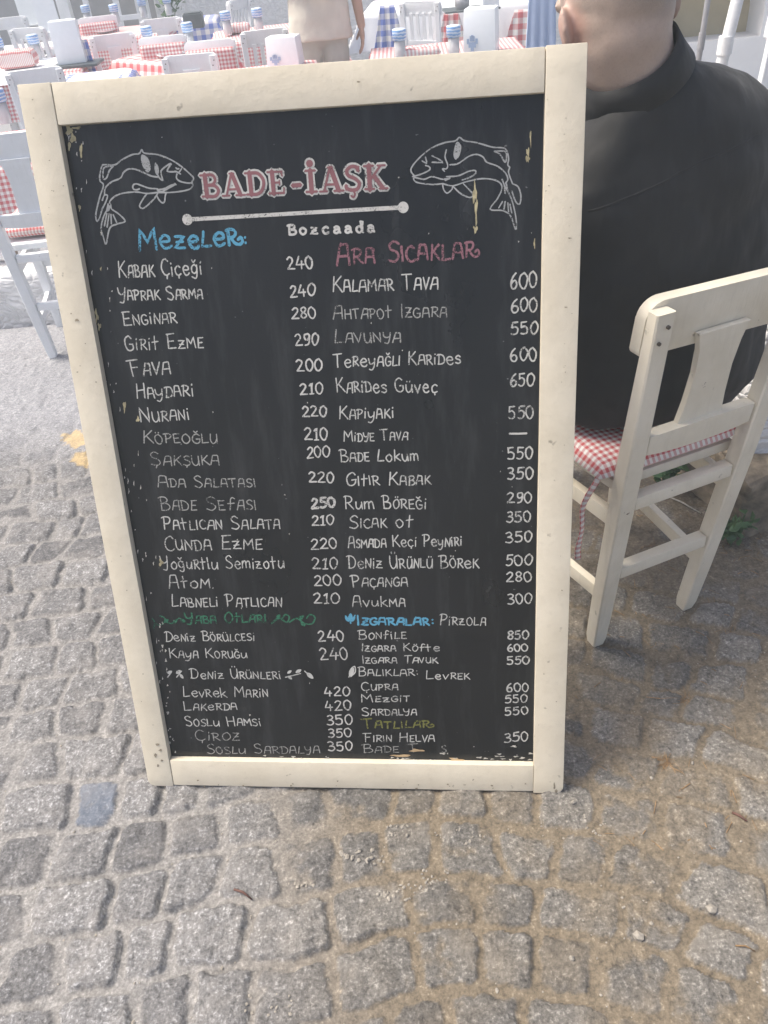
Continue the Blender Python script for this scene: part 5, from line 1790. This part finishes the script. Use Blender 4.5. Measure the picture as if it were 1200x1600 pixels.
for px, py, z, wx, h, lb, m in ((28, 92, 0.67, 0.28, 0.13, 'plump red gingham napkin on the far left table', 'red'), 
                             
                             (655, 80, 0.64, 0.26, 0.06, 'striped red gingham napkin between the two white-topped glasses', 'redmid'),
                             (372, 42, 0.65, 0.20, 0.07, 'rolled red gingham napkin between the glasses left of the waiter', 'redmid')):
    q = at_z(px, py, z)
    napkin(lb, (q.x, q.y, 0.610 + h * 0.42), R_(4), wx, 0.16, h, M[m])
for px, py, lb in ((30, 103, 'white plate on the far left table'), (268, 88, 'white paper mat over the front of the corner-on table'), (165, 50, 'white plate in the far row'), (255, 74, 'white plate between glasses on the corner-on table')):
    q = at_z(px, py, 0.612)
    bm = bmesh.new()
    lathe(bm, [(0.001, 0.004), (0.06, 0.004), (0.095, 0.016), (0.105, 0.018), (0.100, 0.013), (0.06, 0.0), (0.001, 0.0)], n=24, cap=False)
    o = mesh_obj('plate', bm, M['whitebox'], None, True)
    o.location = (q.x, q.y, 0.613)
    tag(o, lb.replace('white paper mat over', 'white plate at'), 'plate', 'white plates on the tables')
# tray with ashtray on the white table
q = at_z(735, 12, 0.62)
bm = bmesh.new()
box(bm, (0, 0, 0.008), (0.46, 0.30, 0.014), bev=0.006)
tag(mesh_obj('serving_tray', bm, M['tray'], None), 'dark flat tray on the white linen table', 'tray').location = (q.x, q.y, 0.606)
bm = bmesh.new()
lathe(bm, [(0.05, 0), (0.062, 0.03), (0.064, 0.085), (0.056, 0.085), (0.05, 0.012), (0.001, 0.010)], n=20, cap=False)
q = at_z(722, 10, 0.64)
o = tag(mesh_obj('bowl', bm, M['greypole'], None, True), 'grey bowl on the dark flat tray', 'bowl')
o.location = (q.x, q.y, 0.622)
bm = bmesh.new()
box(bm, (0, 0, 0.06), (0.14, 0.10, 0.12), bev=0.01)
q = at_z(762, 8, 0.64)
tag(mesh_obj('sugar_box', bm, M['whitebox'], None), 'small white box beside the grey bowl', 'box').location = (q.x + 0.02, q.y, 0.622)
# black box on the blue table
q = at_z(303, 33, 0.66)
bm = bmesh.new()
box(bm, (0, 0, 0.055), (0.17, 0.12, 0.11), bev=0.008)
box(bm, (0, 0, 0.116), (0.15, 0.10, 0.012), bev=0.003)
tag(mesh_obj('black_box', bm, M['tray'], None), 'dark box on the blue gingham table by the wall', 'box').location = (q.x, q.y, 0.608)
# menu cards standing at the back left
for px, py, lb in ((46, 22, 'upright white menu card at the back left, taller one'), (76, 32, 'upright white menu card at the back left, shorter one')):
    q = at_z(px, py, 0.65)
    t = thing('menu_card', lb, 'menu card', (q.x, q.y, 0.55), R_(5))
    bm = bmesh.new()
    beam(bm, (0, 0, 0), (-0.02, 0.05, 0.30), 0.22, 0.012, bev=0.003)
    mesh_obj('card', bm, M['whitebox'], t)
    bm = bmesh.new()
    box(bm, (0, 0.02, -0.006), (0.24, 0.12, 0.012), bev=0.003)
    mesh_obj('stand', bm, M['white'], t)
table('white side table under the menu cards at the back left', -2.86, 8.95, 0, 0.75, 0.42, 0.54)

# ---------------------------------------------------------------- walls, step, trellis
def wallbox(name, label, c, s, m, rz=0, cat='wall', bev=0.01, kids=()):
    bm = bmesh.new()
    box(bm, (0, 0, s[2] / 2), s, bev=bev)
    o = mesh_obj(name, bm, m, None)
    o.location = c
    o.rotation_euler = (0, 0, rz)
    return tag(o, label, cat)
wallbox('stone_wall', 'whitewashed rough stone wall behind the restaurant tables', (2.6, 10.85, TZ - 0.1), (9.2, 0.4, 3.2), M['whitewall'])
wallbox('back_wall', 'pale grey plaster wall behind the trellis at the far left', (-4.6, 11.4, TZ - 0.1), (5.2, 0.3, 3.0), m_plain('grey plaster', (0.36, 0.36, 0.38), 0.9, 0.8, 4))
# low white step under the left chair
def rough_block(name, label, pts, z0, z1, m, cat, seed=0, amp=0.02):
    bm = bmesh.new()
    lo = [bm.verts.new((x, y, z0)) for x, y in pts]
    hi = [bm.verts.new((x, y, z1)) for x, y in pts]
    bm.faces.new(lo[::-1])
    bm.faces.new(hi)
    n = len(pts)
    for k in range(n):
        bm.faces.new((lo[k], lo[(k + 1) % n], hi[(k + 1) % n], hi[k]))
    bmesh.ops.bevel(bm, geom=bm.edges[:], offset=min(0.02, (z1 - z0) * 0.2), segments=2, profile=0.5, affect='EDGES')
    bmesh.ops.triangulate(bm, faces=bm.faces[:])
    bmesh.ops.subdivide_edges(bm, edges=bm.edges[:], cuts=5, use_grid_fill=True)
    bmesh.ops.subdivide_edges(bm, edges=[e for e in bm.edges if e.calc_length() > 0.06], cuts=2, use_grid_fill=True)
    for v in bm.verts:
        a = np.array(v.co.x + v.co.z * 0.7)
        b = np.array(v.co.y - v.co.z * 0.6)
        v.co += Vector((float(fbm(a, b, 7, 4, seed)), float(fbm(a, b, 7, 4, seed + 9)), 0.6 * float(fbm(a, b, 9, 4, seed + 20)))) * amp
    return tag(mesh_obj(name, bm, m, None, True, R_(40)), label, cat)
rough_block('stone_step', 'low whitewashed stone step behind the cut-off chair at the left', [(-2.9, 3.72), (-0.75, 3.78), (-0.75, 3.98), (-2.9, 3.95)], TZ - 0.05, 0.17, M['whitewall'], 'step', 3, 0.05)
# footing and white wall at the right, beside the seated man
rough_block('stone_footing', 'dirty brown stone footing below the white wall at the right edge', [(0.89, 2.0), (0.955, 1.615), (1.9, 1.60), (2.1, 2.3), (0.92, 2.3)], -0.06, 0.185, M['rock'], 'stone', 5, 0.06)
rough_block('low_wall', 'low whitewashed stone wall behind the chair at the right edge', [(0.955, 1.75), (2.0, 1.78), (2.05, 2.2), (0.93, 2.2)], 0.12, 0.80, M['whitewall'], 'wall', 8, 0.03)

def niche_wall():
    y0, y1 = 4.55, 4.85
    pl = at_y(1040, 55, y0)
    pr = at_y(1188, 55, y0)
    zb = pr.z - 0.004
    xl, xr = pl.x, pr.x
    ztop = zb + 0.30
    t = thing('niche_wall', 'white wall with a beige arched niche at the top right', 'wall')
    bm = bmesh.new()
    X0, X1, Z0, Z1 = xl - 0.22, xr + 1.6, TZ - 0.1, 2.4
    w2 = (xr - xl) / 2
    cxn = (xl + xr) / 2
    arch = []
    n = 20
    r = 0.115
    hh = 0.235
    for k in range(n + 1):
        a = math.pi * k / n
        ca, sa = math.cos(a), math.sin(a)
        arch.append((cxn + w2 * math.copysign(abs(ca) ** 0.6, ca), zb + 0.06 + hh * abs(sa) ** 0.75))
    inner = [(xr, zb)] + arch + [(xl, zb)]
    outer = []
    for x, z in inner:
        dx, dz = x - cxn, z - (zb + 0.12)
        k = min((X1 - cxn if dx > 0 else cxn - X0) / (abs(dx) + 1e-6), (Z1 - zb if dz > 0 else zb - Z0) / (abs(dz) + 1e-6))
        outer.append((cxn + dx * k, zb + 0.12 + dz * k))
    def vv(p, y):
        return bm.verts.new((p[0], y, p[1]))
    fi = [vv(p, y0) for p in inner]
    fo = [vv(p, y0) for p in outer]
    bi = [vv(p, y1 - 0.12) for p in inner]
    nn = len(inner)
    corners = {}
    for k in range(nn):
        a, b = k, (k + 1) % nn
        bm.faces.new((fi[a], fi[b], fo[b], fo[a]))
        bm.faces.new((fi[b], fi[a], bi[a], bi[b]))
    # outside corners of the sheet
    vert = lambda p: abs(p[0] - X0) < 1e-5 or abs(p[0] - X1) < 1e-5
    for k in range(nn):
        j = (k + 1) % nn
        p, q = outer[k], outer[j]
        if abs(p[0] - q[0]) < 1e-5 or abs(p[1] - q[1]) < 1e-5:
            continue
        if vert(p) and vert(q):
            zc = Z0 if k == nn - 1 else Z1
            bm.faces.new((fo[k], fo[j], vv((q[0], zc), y0), vv((p[0], zc), y0)))
        else:
            c = (p[0], q[1]) if vert(p) else (q[0], p[1])
            bm.faces.new((fo[k], fo[j], vv(c, y0)))
    box(bm, ((X0 + X1) / 2, (y0 + y1) / 2, Z1 + 0.02), (X1 - X0 + 0.04, y1 - y0 + 0.04, 0.036))
    for xe in (X0 + 0.012, X1 - 0.012):
        box(bm, (xe, (y0 + y1 - 0.06) / 2 + 0.002, (Z0 + Z1) / 2), (0.02, y1 - y0 - 0.068, Z1 - Z0 - 0.004))
    box(bm, ((X0 + X1) / 2, y1 - 0.03, (Z0 + Z1) / 2), (X1 - X0, 0.06, Z1 - Z0))
    mesh_obj('wall_face', bm, M['plaster'], t)
    bm = bmesh.new()
    bm.faces.new([vv(p, y1 - 0.122) for p in inner])
    box(bm, (cxn, y1 - 0.100, zb + 0.15), (w2 * 2 + 0.1, 0.04, 0.5))
    mesh_obj('niche', bm, M['beigewall'], t)
niche_wall()

def pole(name, label, a, b, r, m, kn=None):
    t = thing(name, label, 'pole', (a.x, a.y, 0))
    bm = bmesh.new()
    d = (b - a).normalized()
    base = a - d * ((a.z + 0.0) / d.z)
    loc = Vector((a.x, a.y, 0))
    tube(bm, [base - loc, a - loc, b + d * 1.2 - loc], r, 14)
    mesh_obj('shaft', bm, m, t, True)
    bm = bmesh.new()
    lathe(bm, [(0.16, 0.0), (0.16, 0.03), (0.05, 0.05), (r * 1.6, 0.10)], base - loc, 24)
    mesh_obj('foot', bm, m, t, True, R_(30))
    bm = bmesh.new()
    lathe(bm, [(r * 1.25, 0), (r * 1.25, 0.06)], a - loc, 14)
    mesh_obj('collar', bm, m, t, True, R_(30))
pole('parasol_pole', 'leaning white pole above the right shoulder of the man in black', at_y(1131, 85, 3.35), at_y(1152, 0, 3.35), 0.022, M['whitepole'])
pole('parasol_pole', 'thin grey pole left of the leaning white pole', at_y(1094, 78, 3.6), at_y(1106, 0, 3.6), 0.011, M['greypole'])
bpy.data.objects['parasol_pole'].location.z = 0

def trellis():
    q = at_y(165, 10, 10.4)
    t = thing('wooden_trellis', 'white wooden trellis panel in the far background above the far row table', 'trellis', (q.x, 10.4, TZ))
    bm = bmesh.new()
    for x in (-0.42, -0.2, 0.12, 0.40):
        beam(bm, (x, 0, 0), (x, 0, 1.9), 0.06, 0.03)
    mesh_obj('upright', bm, M['white'], t)
    bm = bmesh.new()
    for z in (0.45, 0.72, 0.98, 1.3, 1.65):
        beam(bm, (-0.46, -0.031, z), (0.46, -0.031, z), 0.05, 0.028, side=Vector((0, 0, 1)))
    mesh_obj('crossbar', bm, M['white'], t)
trellis()
for px, lb in ((62, 'pale wooden post left of the trellis'), (100, 'pale wooden post right beside the trellis'), (222, 'white door post beside the green plant')):
    q = at_y(px, 8, 10.55)
    t = thing('post', lb, 'post', (q.x, 10.55, TZ))
    bm = bmesh.new()
    beam(bm, (0, 0, 0.04), (0, 0, 2.3), 0.13, 0.10)
    mesh_obj('shaft', bm, M['white'], t)
    bm = bmesh.new()
    box(bm, (0, 0, 0.02), (0.18, 0.15, 0.04), bev=0.005)
    mesh_obj('base', bm, M['beigewood'], t)

def leafy(name, label, loc, n, R, H, Ls, m, cat='plant', seed=0, stems=6, pot=False):
    rg = random.Random(seed)
    t = thing(name, label, cat, loc)
    bs, bl = bmesh.new(), bmesh.new()
    for s in range(stems):
        a = rg.uniform(0, 6.28)
        r = rg.uniform(0.2, 1) * R
        tip = Vector((math.cos(a) * r, math.sin(a) * r, H * rg.uniform(0.5, 1)))
        mid = Vector((tip.x * 0.35, tip.y * 0.35, tip.z * 0.65))
        P = [Vector(tuple(p)) for p in spline([(0, 0, 0), tuple(mid), tuple(tip)], 5)]
        tube(bs, P, 0.012 * Ls / 0.05 * 0.3, 5)
        for k in range(n // stems):
            p = P[rg.randrange(2, len(P))] + Vector((rg.gauss(0, 1), rg.gauss(0, 1), rg.gauss(0, 1))) * R * 0.12
            d = Vector((rg.gauss(0, 1), rg.gauss(0, 1), rg.gauss(0.3, 0.6))).normalized()
            x = d.cross(Vector((rg.gauss(0, 1), rg.gauss(0, 1), rg.gauss(0, 1)))).normalized()
            L = Ls * rg.uniform(0.6, 1.3)
            nrm = d.cross(x)
            pts = [p, p + d * L * 0.35 + x * L * 0.26, p + d * L * 0.75 + x * L * 0.2 + nrm * L * 0.06, p + d * L + nrm * L * 0.15, p + d * L * 0.75 - x * L * 0.2 + nrm * L * 0.06, p + d * L * 0.35 - x * L * 0.26]
            bl.faces.new([bl.verts.new(v) for v in pts])
    mesh_obj('stem', bs, m, t)
    mesh_obj('foliage', bl, m, t)
    if pot:
        bm = bmesh.new()
        lathe(bm, [(0.11, -0.35), (0.15, 0.0), (0.13, 0.0), (0.001, -0.02)], n=18, cap=False)
        mesh_obj('pot', bm, M['white'], t, True)
q = at_y(262, 14, 10.0)
leafy('potted_plant', 'loose green potted plant in front of the white wall at the back', (q.x, 10.0, q.z - 0.25), 260, 0.30, 0.75, 0.06, M['leaf'], seed=2, stems=9, pot=True)
bm = bmesh.new()
q0 = q
box(bm, (0, 0, (q.z - 0.25 - 0.35 - TZ) / 2), (0.3, 0.3, max(0.05, q.z - 0.60 - TZ)), bev=0.01)
tag(mesh_obj('plinth', bm, M['plaster'], None), 'white plinth under the potted plant', 'plinth').location = (q.x, 10.0, TZ)
# weeds at the foot of the wall, dry tufts between the setts
for px, py, n, R, H, Ls, sd, lb in ((10110, 745, 110, 0.07, 0.13, 0.030, 3, 'green weed behind the rear legs of the near chair'), (1095, 7110, 90, 0.07, 0.12, 0.030, 4, 'green weed between the near chair and the stone footing'),
                                    (1045, 715, 130, 0.09, 0.19, 0.034, 6, 'dark green weed under the seat of the near chair'), (1148, 800, 60, 0.07, 0.08, 0.036, 5, 'small bright weed growing at the stone footing')):
    q = at_z(px, py, 0.10)
    leafy('weed', lb, (q.x, q.y, 0.0), n, R, H, Ls, M['leaf'], 'weed', sd, 6)
def tuft(px, py, n, L, seed, label):
    """flattened, trampled tuft: a mat of short fibres and a few long bent stalks"""
    rg = random.Random(seed)
    q = at_z(px, py, 0)
    t = bmesh.new()
    for k in range(n):
        long_ = k < 7
        a = rg.uniform(0, 6.28)
        l = L * (rg.uniform(0.7, 1.1) if long_ else abs(rg.gauss(0, 0.30)) + 0.12)
        d = Vector((math.cos(a), math.sin(a), 0))
        bend = Vector((-d.y, d.x, 0)) * rg.gauss(0, 0.35) * l
        o_ = Vector((rg.gauss(0, 0.007), rg.gauss(0, 0.004), 0))
        P = [o_, o_ + d * l * 0.4 + Vector((0, 0, l * rg.uniform(0.03, 0.2))), o_ + d * l * 0.8 + bend * 0.6 + Vector((0, 0, l * rg.uniform(0.02, 0.15))), o_ + d * l + bend + Vector((0, 0, l * 0.03))]
        tube(t, [Vector(tuple(p)) for p in spline([tuple(p) for p in P], 3)], rg.uniform(0.0003, 0.0006), 4)
    o = mesh_obj('dry_weed', t, M['straw'], None)
    o.location = (q.x, q.y, ground_z(q.x, q.y) - 0.001)
    tag(o, label, 'dry weed', 'dry weed tufts')
tuft(1042, 1190, 110, 0.052, 1, 'dry straw tuft right of the bottom of the menu board')
tuft(1072, 1092, 40, 0.05, 2, 'dry straw tuft in front of the chair, upper one')
for (x0, y0, x1, y1, r, m, nm, lb) in ((365, 1388, 392, 1400, 0.0022, 'twig', 'twig', 'short reddish twig lying between the setts'), (1145, 1266, 1168, 1280, 0.0025, 'twig', 'twig', 'small dark twig beside the dark sett at the right'),
                                       (1150, 1476, 1182, 1481, 0.0014, 'straw', 'twig', 'pale dry stalk at the lower right'), (1035, 770, 1096, 797, 0.0022, 'chipwhite', 'stalk', 'thin white stalk lying behind the near chair')):
    a, b = at_z(x0, y0, 0.008), at_z(x1, y1, 0.008)
    bm = bmesh.new()
    za, zb_ = ground_z(a.x, a.y) + r, ground_z(b.x, b.y) + r
    tube(bm, [(0, 0, za), ((b.x - a.x) * .5, (b.y - a.y) * .5 + 0.002, max(za, zb_) + 0.001), (b.x - a.x, b.y - a.y, zb_)], [r, r * 1.1, r * 0.7], 6)
    o = mesh_obj(nm, bm, M[m], None, True)
    o.location = (a.x, a.y, 0)
    tag(o, lb, 'twig')

def debris():
    rg = random.Random(21)
    bm = bmesh.new()
    for k in range(170):
        px, py = rg.choice(((rg.uniform(930, 1200), rg.uniform(830, 1000)), (rg.uniform(900, 1200), rg.uniform(960, 1330)), (rg.uniform(1000, 1200), rg.uniform(800, 900))))
        q = at_z(px, py, 0)
        a = rg.uniform(0, 3.14)
        L = rg.uniform(0.006, 0.030)
        z = ground_z(q.x, q.y) + 0.0012
        d = Vector((math.cos(a), math.sin(a), rg.uniform(-0.02, 0.12))) * L
        p = Vector((q.x, q.y, z))
        tube(bm, [p, p + d * 0.5 + Vector((0, 0, rg.uniform(0, 0.002))), p + d], rg.uniform(0.0004, 0.0011), 4)
    o = mesh_obj('debris', bm, M['straw'], None)
    o['kind'] = 'stuff'
debris()

# ---------------------------------------------------------------- thin volume added to imitate the milky veil of lens flare
hm = bpy.data.materials.new('lens_veil')
hm.use_nodes = True
nt = hm.node_tree
nt.nodes.remove(nt.nodes['Principled BSDF'])
pv = nt.nodes.new('ShaderNodeVolumePrincipled')
pv.inputs['Color'].default_value = (0.86, 0.96, 1.0, 1)
pv.inputs['Density'].default_value = 0.021
pv.inputs['Anisotropy'].default_value = 0.0
nt.links.new(pv.outputs[0], nt.nodes['Material Output'].inputs['Volume'])
bm = bmesh.new()
bmesh.ops.create_cube(bm, size=1)
for v in bm.verts:
    v.co = Vector((v.co.x * 320, v.co.y * 400, -1.2 + (v.co.z + 0.5) * 4.8))
hz = mesh_obj('lens_veil', bm, hm)
hz['kind'] = 'stuff'
